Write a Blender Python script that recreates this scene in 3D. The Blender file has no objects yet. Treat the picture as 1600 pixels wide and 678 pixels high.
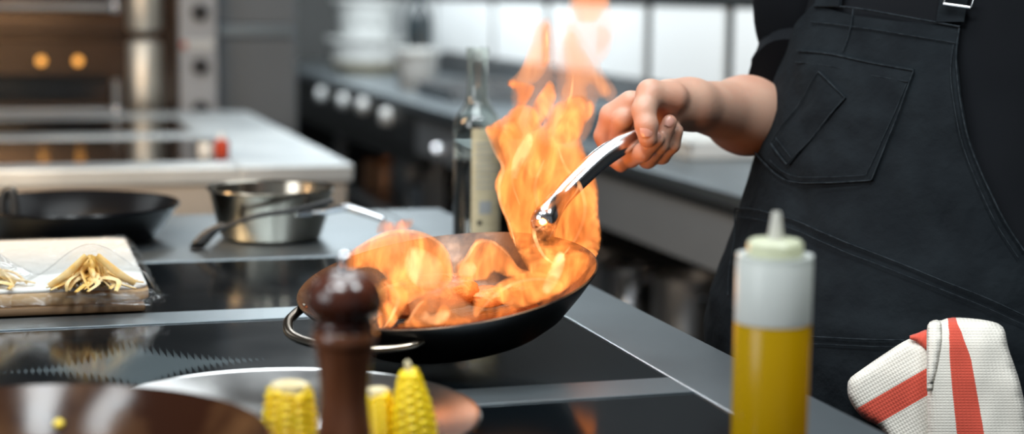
import bpy, bmesh, math, random
import numpy as np
from mathutils import Vector, Matrix, noise
from mathutils.geometry import delaunay_2d_cdt
random.seed(4)
SC = bpy.context.scene
COL = SC.collection
# ------------------------------------------------------------------ camera
FPX = 2600.0
PIT, YAW, ROL = map(math.radians, (7.62, 17.0, -0.76))
C0 = np.array([0, 0, 1.29])
Rt = np.array([math.cos(YAW), -math.sin(YAW), 0]); Fh = np.array([math.sin(YAW), math.cos(YAW), 0]); Zv = np.array([0, 0, 1.0])
FW = Fh * math.cos(PIT) - Zv * math.sin(PIT)
UPv = Fh * math.sin(PIT) + Zv * math.cos(PIT)
IX = math.cos(ROL) * Rt - math.sin(ROL) * UPv
IY = math.sin(ROL) * Rt + math.cos(ROL) * UPv
cam = bpy.data.cameras.new('camera'); co = bpy.data.objects.new('camera', cam); COL.objects.link(co)
cam.sensor_width = 36; cam.sensor_fit = 'HORIZONTAL'; cam.lens = FPX * 36 / 1600
M = Matrix.Identity(4)
for i in range(3):
    M[i][0], M[i][1], M[i][2], M[i][3] = IX[i], IY[i], -FW[i], C0[i]
co.matrix_world = M
cam.dof.use_dof = True; cam.dof.focus_distance = 1.86; cam.dof.aperture_fstop = 2.45
cam.clip_start = 0.05
SC.camera = co
def ray(px, py): return FW + IX * (px - 800) / FPX - IY * (py - 339) / FPX
def at(px, py, D): return C0 + ray(px, py) * D
def onz(px, py, z):
    r = ray(px, py); return C0 + r * ((z - C0[2]) / r[2])
def onx(px, py, x):
    r = ray(px, py); return C0 + r * (x / r[0])
def ony(px, py, y):
    r = ray(px, py); return C0 + r * (y / r[1])
# ------------------------------------------------------------------ light and exposure
SC.view_settings.view_transform = 'Standard'; SC.view_settings.look = 'None'
SC.view_settings.exposure = 0.0; SC.view_settings.gamma = 1.0
SC.view_settings.use_curve_mapping = False
try:
    SC.cycles.use_denoising = True
    SC.cycles.max_bounces = 10; SC.cycles.transparent_max_bounces = 24; SC.cycles.volume_step_rate = 0.35
    SC.cycles.caustics_reflective = False; SC.cycles.caustics_refractive = False
    SC.cycles.sample_clamp_indirect = 6
except Exception: pass
W = bpy.data.worlds.new('World'); SC.world = W; W.use_nodes = True
W.node_tree.nodes['Background'].inputs[0].default_value = (0.66, 0.78, 0.86, 1)
W.node_tree.nodes['Background'].inputs[1].default_value = 0.16
def area(name, loc, target, sx, sy, power, col):
    l = bpy.data.lights.new(name, 'AREA'); l.shape = 'RECTANGLE'; l.size = sx; l.size_y = sy; l.energy = power; l.color = col
    o = bpy.data.objects.new(name, l); COL.objects.link(o); o.location = loc
    o.rotation_euler = (Vector(target) - Vector(loc)).to_track_quat('-Z', 'Y').to_euler()
    return o
COOL = (0.90, 0.97, 1.0)
for x, y, p, sx, sy in [(-0.85, 0.95, 17, .3, .55), (-0.15, 0.70, 24, .3, .55), (0.95, 0.80, 20, .3, .55), (0.35, 2.0, 30, 1.0, 1.4), (1.15, 3.6, 9, .8, 1.4), (1.2, 6.2, 38, .8, 1.4), (1.2, 8.0, 16, .8, 1.4), (-1.2, 4.4, 7, .8, 1.4)]:
    area('ceiling_panel_light', (x, y, 2.70), (x, y, 0), sx, sy, p, COOL)
area('tub_fill_light', (1.25, 6.2, 2.66), (1.72, 8.4, 1.05), 0.5, 0.5, 34, COOL)  # added fill aimed at the fronts of the stacked tubs
area('window_daylight', (-2.6, 0.4, 2.0), (0.9, 1.8, 0.95), 1.6, 1.3, 34, (0.93, 0.97, 1.0))
area('warm_fill_light', (-0.35, 2.60, 1.46), (0.05, 3.8, 0.80), 0.9, 0.22, 18, (1.0, 0.66, 0.36))  # added warm fill, unseen, for the gleam on far apron and oven
area('panel_fill_light', (1.60, 5.9, 1.52), (2.12, 5.9, 1.16), 5.6, 0.10, 17, COOL)  # added fill that brightens the white wall panels only

# ------------------------------------------------------------------ helpers
def newmat(name):
    m = bpy.data.materials.new(name); m.use_nodes = True
    return m, m.node_tree.nodes, m.node_tree.links, m.node_tree.nodes['Principled BSDF']
def mat(name, col, rough=0.5, metal=0.0, var=None, vscale=8, vstretch=(1, 1, 1), bump=0, bscale=60, bstretch=(1, 1, 1), trans=0, sss=0, spec=None, coat=0, rvar=0, lo=0.35, hi=0.65, sheen=0, ior=None, emis=None, estr=0, detail=4):
    m, n, l, b = newmat(name)
    b.inputs['Base Color'].default_value = (*col, 1); b.inputs['Roughness'].default_value = rough; b.inputs['Metallic'].default_value = metal
    if spec is not None: b.inputs['Specular IOR Level'].default_value = spec
    if trans: b.inputs['Transmission Weight'].default_value = trans
    if ior: b.inputs['IOR'].default_value = ior
    if coat: b.inputs['Coat Weight'].default_value = coat; b.inputs['Coat Roughness'].default_value = 0.08
    if sheen: b.inputs['Sheen Weight'].default_value = sheen; b.inputs['Sheen Roughness'].default_value = 0.5
    if sss:
        b.inputs['Subsurface Weight'].default_value = sss; b.inputs['Subsurface Radius'].default_value = (0.012, 0.005, 0.003); b.inputs['Subsurface Scale'].default_value = 1.0
    if emis: b.inputs['Emission Color'].default_value = (*emis, 1); b.inputs['Emission Strength'].default_value = estr
    tc = n.new('ShaderNodeTexCoord')
    def nz(scale, stretch, det=detail):
        mp = n.new('ShaderNodeMapping'); mp.inputs['Scale'].default_value = stretch; l.new(tc.outputs['Object'], mp.inputs[0])
        t = n.new('ShaderNodeTexNoise'); t.inputs['Scale'].default_value = scale; t.inputs['Detail'].default_value = det
        l.new(mp.outputs[0], t.inputs['Vector']); return t
    if var is not None or rvar:
        t = nz(vscale, vstretch); r = n.new('ShaderNodeValToRGB')
        v = var if var is not None else col
        r.color_ramp.elements[0].position = lo; r.color_ramp.elements[1].position = hi
        r.color_ramp.elements[0].color = (*col, 1); r.color_ramp.elements[1].color = (*v, 1)
        l.new(t.outputs[0], r.inputs[0]); l.new(r.outputs[0], b.inputs['Base Color'])
        if rvar:
            mr = n.new('ShaderNodeMapRange'); mr.inputs[1].default_value = .3; mr.inputs[2].default_value = .7
            mr.inputs[3].default_value = max(0.02, rough - rvar); mr.inputs[4].default_value = rough + rvar
            l.new(t.outputs[0], mr.inputs[0]); l.new(mr.outputs[0], b.inputs['Roughness'])
    if bump:
        t = nz(bscale, bstretch); bp = n.new('ShaderNodeBump'); bp.inputs['Strength'].default_value = bump; bp.inputs['Distance'].default_value = 0.004
        l.new(t.outputs[0], bp.inputs['Height']); l.new(bp.outputs[0], b.inputs['Normal'])
    return m
def props(o, label=None, cat=None, group=None, kind=None):
    if label: o['label'] = label
    if cat: o['category'] = cat
    if group: o['group'] = group
    if kind: o['kind'] = kind
    return o
def thing(name, loc, label, cat, group=None):
    o = bpy.data.objects.new(name, None); COL.objects.link(o); o.location = tuple(float(v) for v in loc); o.empty_display_size = 0.05
    return props(o, label, cat, group)
def wloc(o):
    v = Vector((0, 0, 0))
    while o is not None: v += Vector(o.location); o = o.parent
    return np.array(v)
def obj(name, geo, m, parent=None, smooth=True, loc=None, uv=None, sharp=True):
    """one mesh object; geo = (verts in world space, faces); children are stored relative to their parent"""
    V, Fc = geo
    V = np.asarray(V, float)
    me = bpy.data.meshes.new(name)
    if parent is not None: org = wloc(parent); oloc = (0, 0, 0)
    else: org = np.array(loc if loc is not None else (0, 0, 0), float); oloc = tuple(org)
    me.from_pydata((V - org).tolist(), [], [tuple(int(i) for i in f) for f in Fc])
    me.validate()
    bm = bmesh.new(); bm.from_mesh(me); bmesh.ops.recalc_face_normals(bm, faces=bm.faces); bm.to_mesh(me); bm.free()
    if uv is not None:
        L = me.uv_layers.new(name='UVMap')
        uv = np.asarray(uv)
        for lp in me.loops: L.data[lp.index].uv = uv[lp.vertex_index]
    if isinstance(m, (list, tuple)):
        for k in m: me.materials.append(k)
    else: me.materials.append(m)
    if smooth:
        me.polygons.foreach_set('use_smooth', [True] * len(me.polygons))
        if sharp: me.set_sharp_from_angle(angle=math.radians(40))
    o = bpy.data.objects.new(name, me); COL.objects.link(o)
    if parent is not None: o.parent = parent
    o.location = oloc
    return o
def join(*gs):
    V = []; Fc = []
    for g in gs:
        b = len(V); V.extend([tuple(v) for v in g[0]]); Fc.extend([tuple(i + b for i in f) for f in g[1]])
    return V, Fc
def box(x0, x1, y0, y1, z0, z1, bev=0.0, seg=2):
    bm = bmesh.new(); bmesh.ops.create_cube(bm, size=1)
    for v in bm.verts:
        v.co = Vector((x0 + (v.co.x + .5) * (x1 - x0), y0 + (v.co.y + .5) * (y1 - y0), z0 + (v.co.z + .5) * (z1 - z0)))
    if bev: bmesh.ops.bevel(bm, geom=bm.edges[:], offset=bev, segments=seg, affect='EDGES', profile=0.5)
    bm.verts.index_update()
    g = ([tuple(v.co) for v in bm.verts], [tuple(v.index for v in f.verts) for f in bm.faces]); bm.free(); return g
def frame_of(n):
    n = np.asarray(n, float); n = n / np.linalg.norm(n)
    a = np.array([1.0, 0, 0]) if abs(n[0]) < .9 else np.array([0, 1.0, 0])
    u = np.cross(a, n); u /= np.linalg.norm(u); v = np.cross(n, u); return u, v, n
def lathe(profile, c, n=(0, 0, 1), seg=64, fn=None):
    """profile: (r, z) pairs; both ends are closed where r > 0; r = 0 gives a pole"""
    u, v, n = frame_of(n) if tuple(n) != (0, 0, 1) else (np.array([1., 0, 0]), np.array([0, 1., 0]), np.array([0, 0, 1.]))
    c = np.asarray(c, float); V = []; Fc = []; rings = []
    for k, (r, z) in enumerate(profile):
        if r <= 1e-6: rings.append([len(V)]); V.append(c + n * z)
        else:
            ring = []
            for i in range(seg):
                a = 2 * math.pi * i / seg; rr = r * (fn(a, k) if fn else 1)
                ring.append(len(V)); V.append(c + (u * math.cos(a) + v * math.sin(a)) * rr + n * z)
            rings.append(ring)
    for A, B in zip(rings, rings[1:]):
        if len(A) == 1 and len(B) == 1: continue
        for i in range(seg):
            j = (i + 1) % seg
            if len(A) == 1: Fc.append((A[0], B[i], B[j]))
            elif len(B) == 1: Fc.append((A[i], A[j], B[0]))
            else: Fc.append((A[i], A[j], B[j], B[i]))
    if len(rings[0]) > 1: Fc.append(tuple(rings[0][::-1]))
    if len(rings[-1]) > 1: Fc.append(tuple(rings[-1]))
    return V, Fc
def smooth_path(P, n):
    P = np.asarray(P, float); m = len(P)
    if m < 3: 
        t = np.linspace(0, 1, n)[:, None]; return P[0] * (1 - t) + P[-1] * t
    out = []
    for s in np.linspace(0, m - 1, n):
        i = min(int(s), m - 2); t = s - i
        p0, p1, p2, p3 = P[max(i - 1, 0)], P[i], P[i + 1], P[min(i + 2, m - 1)]
        out.append(0.5 * ((2 * p1) + (-p0 + p2) * t + (2 * p0 - 5 * p1 + 4 * p2 - p3) * t * t + (-p0 + 3 * p1 - 3 * p2 + p3) * t ** 3))
    return np.array(out)
def tube(P, R, n=24, seg=12, flat=1.0, up=None, smooth=True):
    """a swept tube through P (radii R interpolated); flat scales the second axis"""
    R = np.atleast_1d(np.asarray(R, float))
    Q = smooth_path(P, n) if smooth else np.asarray(P, float)
    n = len(Q); rr = np.interp(np.linspace(0, 1, n), np.linspace(0, 1, len(R)), R) if len(R) > 1 else np.full(n, R[0])
    T = np.gradient(Q, axis=0); T /= np.linalg.norm(T, axis=1)[:, None] + 1e-12
    u = np.cross(T[0], up if up is not None else (0.3, 0.2, 1)); u /= np.linalg.norm(u)
    V = []; Fc = []
    for k in range(n):
        u = u - T[k] * (u @ T[k]); u /= np.linalg.norm(u); v = np.cross(T[k], u)
        for i in range(seg):
            a = 2 * math.pi * i / seg; V.append(Q[k] + (u * math.cos(a) + v * math.sin(a) * flat) * rr[k])
    for k in range(n - 1):
        for i in range(seg):
            j = (i + 1) % seg; Fc.append((k * seg + i, k * seg + j, (k + 1) * seg + j, (k + 1) * seg + i))
    Fc.append(tuple(range(seg))[::-1]); Fc.append(tuple((n - 1) * seg + i for i in range(seg)))
    return V, Fc
def sheet(G, th, N=None):
    """closed thin body from a grid of points G[r][c]; back side th behind the front along the grid normal"""
    G = np.asarray(G, float); r, c = G.shape[:2]
    if N is None:
        N = np.cross(np.gradient(G, axis=1), np.gradient(G, axis=0)); N /= np.linalg.norm(N, axis=2)[:, :, None] + 1e-12
    B = G - N * th
    V = np.concatenate([G.reshape(-1, 3), B.reshape(-1, 3)]); o = r * c; Fc = []
    for i in range(r - 1):
        for j in range(c - 1):
            a = i * c + j; Fc.append((a, a + 1, a + c + 1, a + c)); Fc.append((o + a, o + a + c, o + a + c + 1, o + a + 1))
    for j in range(c - 1):
        Fc.append((j, o + j, o + j + 1, j + 1)); a = (r - 1) * c + j; Fc.append((a, a + 1, o + a + 1, o + a))
    for i in range(r - 1):
        a = i * c; Fc.append((a, a + c, o + a + c, o + a)); a = i * c + c - 1; Fc.append((a, o + a, o + a + c, a + c))
    return V, Fc
def resample(poly, step, closed=True, smooth=True):
    P = np.asarray(poly, float)
    if smooth:
        if closed:
            Q = np.vstack([P[-2:], P, P[:3]]); S = []
            for i in range(2, len(P) + 2):
                p0, p1, p2, p3 = Q[i - 1], Q[i], Q[i + 1], Q[i + 2]
                for t in np.linspace(0, 1, 8, endpoint=False):
                    S.append(0.5 * ((2 * p1) + (-p0 + p2) * t + (2 * p0 - 5 * p1 + 4 * p2 - p3) * t * t + (-p0 + 3 * p1 - 3 * p2 + p3) * t ** 3))
            P = np.array(S)
        else: P = smooth_path(P, len(P) * 8)
    if closed: P = np.vstack([P, P[:1]])
    d = np.r_[0, np.cumsum(np.linalg.norm(np.diff(P, axis=0), axis=1))]
    k = max(8, int(d[-1] / step)); s = np.linspace(0, d[-1], k + 1)
    out = np.c_[np.interp(s, d, P[:, 0]), np.interp(s, d, P[:, 1])]
    return out[:-1] if closed else out
def inside(P, poly):
    x, y = P[:, 0], P[:, 1]; r = np.zeros(len(P), bool); n = len(poly)
    for i in range(n):
        x0, y0 = poly[i]; x1, y1 = poly[(i + 1) % n]
        c = ((y0 > y) != (y1 > y)); 
        with np.errstate(divide='ignore', invalid='ignore'): r ^= c & (x < (x1 - x0) * (y - y0) / (y1 - y0 + 1e-12) + x0)
    return r
def edge_dist(P, poly):
    d = np.full(len(P), 1e9); n = len(poly)
    for i in range(n):
        a = poly[i]; b = poly[(i + 1) % n]; ab = b - a; L = ab @ ab + 1e-9
        t = np.clip(((P - a) @ ab) / L, 0, 1); d = np.minimum(d, np.linalg.norm(P - a - t[:, None] * ab, axis=1))
    return d
def inflate(poly, depth, T, w, step=6, smooth=True, wob=0.0, seed=0, front_only=1.0):
    """a rounded closed body whose outline is poly: half-thickness rises from 0 at the outline to T (m) at w px inside it; depth: m or f(px)->m"""
    E = resample(poly, step, True, smooth)
    lo, hi = E.min(0), E.max(0)
    gx, gy = np.meshgrid(np.arange(lo[0] + step / 2, hi[0], step), np.arange(lo[1] + step / 2, hi[1], step))
    gx = gx + (np.arange(gx.shape[0]) % 2)[:, None] * step / 2
    G = np.c_[gx.ravel(), gy.ravel()]; G = G[inside(G, E)]
    if len(G): G = G[edge_dist(G, E) > step * .55]
    P = np.vstack([E, G]); ne = len(E)
    r = delaunay_2d_cdt([Vector(p) for p in P], [(i, (i + 1) % ne) for i in range(ne)], [list(range(ne))], 1, 1e-4)
    P = np.array([tuple(v) for v in r[0]]); tri = [tuple(f) for f in r[2]]
    d = edge_dist(P, E); d[d < 0.05] = 0
    q = np.clip(d / w, 0, 1); t = T * np.sqrt(np.clip(1 - (1 - q) ** 2, 0, 1))
    D = np.array([depth(p) for p in P]) if callable(depth) else np.full(len(P), float(depth))
    if wob: D = D + np.array([wob * noise.noise((p[0] * .02 + seed, p[1] * .02, seed * 3.1)) for p in P])
    Rr = FW[None] + (P[:, :1] - 800) / FPX * IX[None] - (P[:, 1:] - 339) / FPX * IY[None]
    Fv = C0 + Rr * (D - t)[:, None]; Bv = C0 + Rr * (D + t * front_only)[:, None]
    idx = {}; V = list(Fv); bi = []
    for i in range(len(P)):
        if t[i] <= 1e-9: bi.append(i)
        else: bi.append(len(V)); V.append(Bv[i])
    Fc = [f for f in tri if not all(t[i] <= 1e-9 for i in f)] + [tuple(bi[i] for i in f[::-1]) for f in tri if not all(t[i] <= 1e-9 for i in f)]
    PX = np.vstack([P, P[t > 1e-9]])
    return (V, Fc), PX
def surface_nets(fn, lo, hi, h):
    lo = np.asarray(lo, float); n = np.ceil((np.asarray(hi) - lo) / h).astype(int) + 1
    ax = [lo[i] + np.arange(n[i]) * h for i in range(3)]
    X, Y, Z = np.meshgrid(*ax, indexing='ij')
    S = fn(np.stack([X.ravel(), Y.ravel(), Z.ravel()], 1)).reshape(n)
    ins = S < 0
    acc = np.zeros((n[0] - 1, n[1] - 1, n[2] - 1, 3)); cnt = np.zeros((n[0] - 1, n[1] - 1, n[2] - 1))
    corners = [(i, j, k) for i in (0, 1) for j in (0, 1) for k in (0, 1)]
    def sl(o): return tuple(slice(o[d], n[d] - 1 + o[d]) for d in range(3))
    for a in corners:
        for d in range(3):
            if a[d]: continue
            b = list(a); b[d] = 1; b = tuple(b)
            A, B = S[sl(a)], S[sl(b)]; m = (A < 0) != (B < 0)
            t = np.where(m, A / np.where(m, A - B, 1), 0)
            for e in range(3): acc[..., e] += np.where(m, a[e] + (t if e == d else 0), 0)
            cnt += m
    act = cnt > 0; idx = -np.ones(act.shape, int); idx[act] = np.arange(act.sum())
    ii = np.argwhere(act); V = lo + (ii + acc[act] / cnt[act][:, None]) * h
    Fc = []
    for d in range(3):
        e, f = (d + 1) % 3, (d + 2) % 3
        s0 = [slice(None)] * 3; s1 = [slice(None)] * 3; s0[d] = slice(0, n[d] - 1); s1[d] = slice(1, n[d])
        m = ins[tuple(s0)] != ins[tuple(s1)]
        for p in np.argwhere(m):
            if p[e] == 0 or p[f] == 0 or p[e] >= n[e] - 1 or p[f] >= n[f] - 1: continue
            q = []
            for de, df in ((0, 0), (1, 0), (1, 1), (0, 1)):
                c = p.copy(); c[e] -= de; c[f] -= df; q.append(idx[tuple(c)])
            Fc.append(tuple(q) if ins[tuple(p)] else tuple(q[::-1]))
    return V, Fc
def cap_sdf(P, a, b, ra, rb):
    a = np.asarray(a); b = np.asarray(b); ab = b - a; t = np.clip(((P - a) @ ab) / (ab @ ab + 1e-12), 0, 1)
    return np.linalg.norm(P - a - t[:, None] * ab, axis=1) - (ra + (rb - ra) * t)
def smin(a, b, k):
    h = np.clip(0.5 + 0.5 * (b - a) / k, 0, 1); return b + (a - b) * h - k * h * (1 - h)

# ------------------------------------------------------------------ materials
STEEL = mat('brushed_steel', (0.34, 0.39, 0.42), 0.38, 1.0, bump=0.05, bscale=40, bstretch=(1, 30, 1), var=(0.30, 0.345, 0.375), vscale=6)
STEELD = mat('dull_steel', (0.36, 0.37, 0.38), 0.42, 1.0, var=(0.30, 0.31, 0.32), vscale=4)
STEELW = mat('oven_steel', (0.092, 0.070, 0.056), 0.24, 1.0, var=(0.06, 0.046, 0.037), vscale=3)
POSTM = mat('rounded_post_steel', (0.86, 0.79, 0.68), 0.48, 1.0)
CHROME = mat('polished_steel', (0.78, 0.79, 0.81), 0.16, 1.0, var=(0.66, 0.67, 0.70), vscale=5)
PLATE = mat('platter_steel', (0.55, 0.55, 0.55), 0.17, 1.0, var=(0.54, 0.53, 0.52), vscale=9, rvar=0.06)
BLACKM = mat('black_enamel', (0.012, 0.014, 0.016), 0.42, 0.0, spec=0.4)
BLACKP = mat('black_plastic', (0.015, 0.016, 0.018), 0.35)
DARKIN = mat('dark_glass', (0.004, 0.005, 0.006), 0.10, spec=0.5)
WHITEP = mat('white_plastic', (0.84, 0.86, 0.85), 0.4, sss=0)
WHITEB = mat('white_board', (0.82, 0.85, 0.86), 0.5)
GREYP = mat('grey_paint', (0.23, 0.25, 0.27), 0.45, 0.3, var=(0.20, 0.22, 0.24), vscale=2)

def hob_mat():
    m, n, l, b = newmat('black_hob_glass')
    b.inputs['Roughness'].default_value = 0.14; b.inputs['Specular IOR Level'].default_value = 0.13
    uv = n.new('ShaderNodeTexCoord'); sp = n.new('ShaderNodeSeparateXYZ'); l.new(uv.outputs['UV'], sp.inputs[0])
    def mth(op, a, c=None):
        x = n.new('ShaderNodeMath'); x.operation = op
        for i, v in enumerate((a, c)):
            if v is None: continue
            if isinstance(v, (int, float)): x.inputs[i].default_value = v
            else: l.new(v, x.inputs[i])
        return x.outputs[0]
    u, v = sp.outputs[0], sp.outputs[1]     # metres from the cooking zone's centre
    P = 0.0068
    def cell(c): return mth('ABSOLUTE', mth('SUBTRACT', mth('FRACT', mth('DIVIDE', c, P)), 0.5))
    def snap(c): return mth('MULTIPLY', mth('ADD', mth('FLOOR', mth('DIVIDE', c, P)), 0.5), P)
    au, av = mth('ABSOLUTE', snap(u)), mth('ABSOLUTE', snap(v))
    star = mth('ADD', mth('POWER', mth('DIVIDE', au, 0.165), 0.62), mth('POWER', mth('DIVIDE', av, 0.165), 0.62))
    size = mth('MINIMUM', mth('MULTIPLY', mth('SUBTRACT', 1.08, star), 1.5), 0.56)
    dot = mth('LESS_THAN', mth('MAXIMUM', cell(u), cell(v)), size)
    mx = n.new('ShaderNodeMixRGB'); l.new(dot, mx.inputs[0])
    mx.inputs[1].default_value = (0.0030, 0.0044, 0.0056, 1); mx.inputs[2].default_value = (0.062, 0.078, 0.084, 1)
    l.new(mx.outputs[0], b.inputs['Base Color'])
    t = n.new('ShaderNodeTexNoise'); t.inputs['Scale'].default_value = 14; mr = n.new('ShaderNodeMapRange')
    mr.inputs[3].default_value = 0.08; mr.inputs[4].default_value = 0.15; l.new(uv.outputs['Object'], t.inputs['Vector']); l.new(t.outputs[0], mr.inputs[0]); l.new(mr.outputs[0], b.inputs['Roughness'])
    return m
HOB = hob_mat()

# ------------------------------------------------------------------ the room
FLOOR = mat('floor_tile', (0.10, 0.095, 0.09), 0.45, var=(0.13, 0.125, 0.12), vscale=3)
WALLM = mat('wall_paint', (0.12, 0.122, 0.12), 0.6, var=(0.105, 0.108, 0.105), vscale=2)
CEILM = mat('ceiling_paint', (0.30, 0.31, 0.32), 0.8)
TILED = mat('dark_wall_tile', (0.008, 0.009, 0.009), 0.6, var=(0.012, 0.013, 0.013), vscale=3)
TRIMD = mat('dark_trim', (0.003, 0.005, 0.005), 0.6, spec=.2)
props(obj('floor', box(-3.5, 2.3, -1.5, 9.7, -0.1, 0), FLOOR, smooth=False), kind='structure')
props(obj('ceiling', box(-3.5, 2.3, -1.5, 9.7, 2.75, 2.85), CEILM, smooth=False), kind='structure')
props(obj('wall_right', box(2.12, 2.3, -1.5, 9.7, 0, 2.75), TILED, smooth=False), kind='structure')
props(obj('wall_back', box(-3.5, 2.3, 9.5, 9.7, 0, 2.75), WALLM, smooth=False), kind='structure')
props(obj('trim_1', box(2.09, 2.12, 2.0, 9.5, 0.90, 1.00, 0.003), STEELD, smooth=False), kind='structure')
props(obj('trim_2', box(2.085, 2.12, 2.0, 9.5, 1.262, 1.30, 0.003), TRIMD, smooth=False), kind='structure')
props(obj('trim_3', box(2.112, 2.121, 2.0, 9.5, 1.00, 1.262), TRIMD, smooth=False), kind='structure')
edges = [3.93, 4.645, 5.31, 6.41, 7.2, 8.25, 9.3]
for i, (a, b) in enumerate(zip(edges, edges[1:])):
    w = 0.038
    lab = ['white wall panel behind the raised arm and rolled sleeve', 'white wall panel right above the hand between two black posts',
           'white wall panel behind the tallest flame wisps', 'white wall panel just right of the glass bottle neck', 'white wall panel just left of the glass bottle neck', 'far white wall panel beside the white tub stack'][i]
    p = obj('wall_panel', box(2.095, 2.1118, a + w, b - w, 1.005, 1.258, 0.004), WHITEB, smooth=False, loc=(2.10, (a + b) / 2, 1.0))
    props(p, lab, 'wall panel', 'white panels along the wall', 'thing')

# ------------------------------------------------------------------ near cooking island
XE = 0.757; XL = -0.75; YF = 0.55; YB = 2.93
isl = thing('cooking_island', (0, 1.7, 0), 'near steel cooking island with black glass hobs under the flaming pan', 'cooking island')
strips = [box(0.65, XE, YF, YB, 0.86, 0.90, 0.0025), box(XL, 0.6495, 1.498, 1.562, 0.86, 0.90, 0.0008), box(XL, 0.6495, 1.966, 2.034, 0.86, 0.90, 0.0008),
          box(XL, 0.6495, 2.425, YB, 0.86, 0.90, 0.0025), box(XL, 0.6495, YF, 0.66, 0.86, 0.90, 0.002)]
obj('steel_top', join(*strips), STEEL, isl, smooth=False)
for a, b in ((0.6605, 1.4975), (1.5625, 1.9655), (2.0345, 2.4245)):
    g = box(XL + .01, 0.649, a, b, 0.87, 0.8985, 0.0008)
    zc_ = onz(214, 569, .9); cx = zc_[0] if a > 1 else 0.33; cy = zc_[1] if 1.5 < a < 1.9 else (a + b) / 2 + (0.23 if a < 1 else 9)
    uvs = [(v[0] - cx if v[0] < 0.5 else v[0] - cx, v[1] - cy) for v in g[0]]
    obj('hob_glass', g, HOB, isl, smooth=False, uv=uvs)
obj('cabinet_body', box(XL + .02, XE - .03, YF + .03, YB - .03, 0.10, 0.86, 0.004), STEELD, isl, smooth=False)
obj('plinth', box(XL + .06, XE - .08, YF + .08, YB - .08, 0.0, 0.10), BLACKM, isl, smooth=False)

# ------------------------------------------------------------------ far cook block
fb = thing('cooking_block', (0, 4.6, 0), 'far steel cooking block with pale worktop border across the aisle', 'cooking block')
FX = 0.76; FXL = -1.6
STEELF = mat('pale_steel', (0.74, 0.78, 0.79), 0.52, 1.0, var=(0.56, 0.60, 0.62), vscale=5)
obj('steel_border', join(box(0.50, FX, 3.73, 5.47, 0.86, 0.90, 0.004), box(FXL, 0.4995, 3.73, 3.86, 0.86, 0.90, 0.004), box(FXL, 0.4995, 5.22, 5.47, 0.86, 0.90, 0.004), box(FXL, 0.4995, 4.50, 4.66, 0.86, 0.90, 0.002)), STEELF, fb, smooth=False)
for a, b in ((3.861, 4.499), (4.661, 5.219)):
    obj('hob_glass', box(FXL + .01, 0.499, a, b, 0.87, 0.898, 0.001), DARKIN, fb, smooth=False)
obj('front_apron', box(FXL + .01, FX - .012, 3.742, 3.77, 0.10, 0.86, 0.004), mat('apron_steel', (.74, .69, .62), .46, 1.0, var=(.66, .61, .55), vscale=4), fb, smooth=False)
obj('cabinet_body', box(FXL + .03, FX - .03, 3.775, 5.44, 0.0, 0.86, 0.004), STEELD, fb, smooth=False)

# ------------------------------------------------------------------ deck oven
ov = thing('deck_oven', (-0.4, 5.9, 0), 'bronze tinted steel deck oven with black glass doors behind the far cooking block', 'oven')
OY = 5.61
obj('oven_body', join(box(-1.7, 0.68, OY + .03, 6.4, 0.0, 1.44, 0.006), box(-1.7, 0.68, OY + .0, OY + .05, 0.55, 0.845, 0.004)), STEELW, ov, smooth=False)
obj('dark_top_block', box(-1.7, 0.68, OY - .01, 6.4, 1.4405, 2.35, 0.006), BLACKM, ov, smooth=False)  # unseen black block, added so the hob glass reflects something dark
DECK = [(0.862, 1.128), (1.150, 1.42)]
for k, (z0, z1) in enumerate(DECK):
    dr = obj('door', box(-1.65, 0.40, OY - .03, OY + .03, z0, z1, 0.008), STEELW, ov, smooth=False)
    zz0, zz1 = (0.925, 1.015) if k == 0 else (1.258, 1.36)
    obj('window', box(-1.5, 0.325, OY - .036, OY - .02, zz0, zz1, 0.004), DARKIN, dr, smooth=False)
    hz = zz0 - 0.026
    obj('handle', join(tube([(-1.45, OY - .085, hz), (0.345, OY - .085, hz)], .013, 6, 14), tube([(0.345, OY - .085, hz - .0), (0.345, OY - .03, hz)], .011, 4, 12), tube([(0.345, OY - .085, hz + .1), (0.345, OY - .085, hz)], .012, 4, 12), tube([(-1.4, OY - .085, hz), (-1.4, OY - .03, hz)], .011, 4, 12)), STEELD, dr)
    props(obj('handle_end', lathe([(0, 0), (.012, .002), (.017, .010), (.017, .024), (.012, .032), (0, .034)], (0.346, OY - .085, hz - .017), seg=24), CHROME, dr), 'bright rounded end of the door handle')
    obj('corner_post', lathe([(.055, z0 + .004), (.0625, z0 + .014), (.0625, z1 - .014), (.055, z1 - .004)], (0.438, OY + .005, 0), seg=40), POSTM, ov)
    for q, xx in ((0, 0.115), (1, 0.230)):
        if k == 0: props(obj('indicator_lamp', lathe([(0, 0), (.014, 0), (.014, .006), (.010, .011), (0, .012)], (xx, OY - .030, 1.058), (0, -1, 0), 20), mat('amber_lamp', (.9, .45, .1), .3, emis=(1, .42, .08), estr=1.5), dr), 'amber lit indicator')
cp = obj('control_panel', box(0.556, 0.678, OY - .02, OY + .03, 0.86, 1.42, 0.004), mat('control_panel_grey', (0.50, 0.52, 0.55), .4, 0.2), ov, smooth=False)
for zz in (1.218, 1.040, 0.900):
    obj('knob', join(lathe([(.028, 0), (.028, .012), (.022, .03), (0, .031)], (0.622, OY - .021, zz), (0, -1, 0), 28), box(.617, .627, OY - .058, OY - .05, zz - .018, zz + .018, .002)), BLACKP, cp)
obj('switch_plate', box(0.566, 0.668, OY - .027, OY - .019, 1.096, 1.126, .003), WHITEP, cp, smooth=False)
props(obj('red_switch', box(0.560, 0.578, OY - .034, OY - .026, 1.100, 1.122, .002), mat('red_plastic', (.62, .10, .05), .4), cp, smooth=False), 'small red rocker switch')
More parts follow.
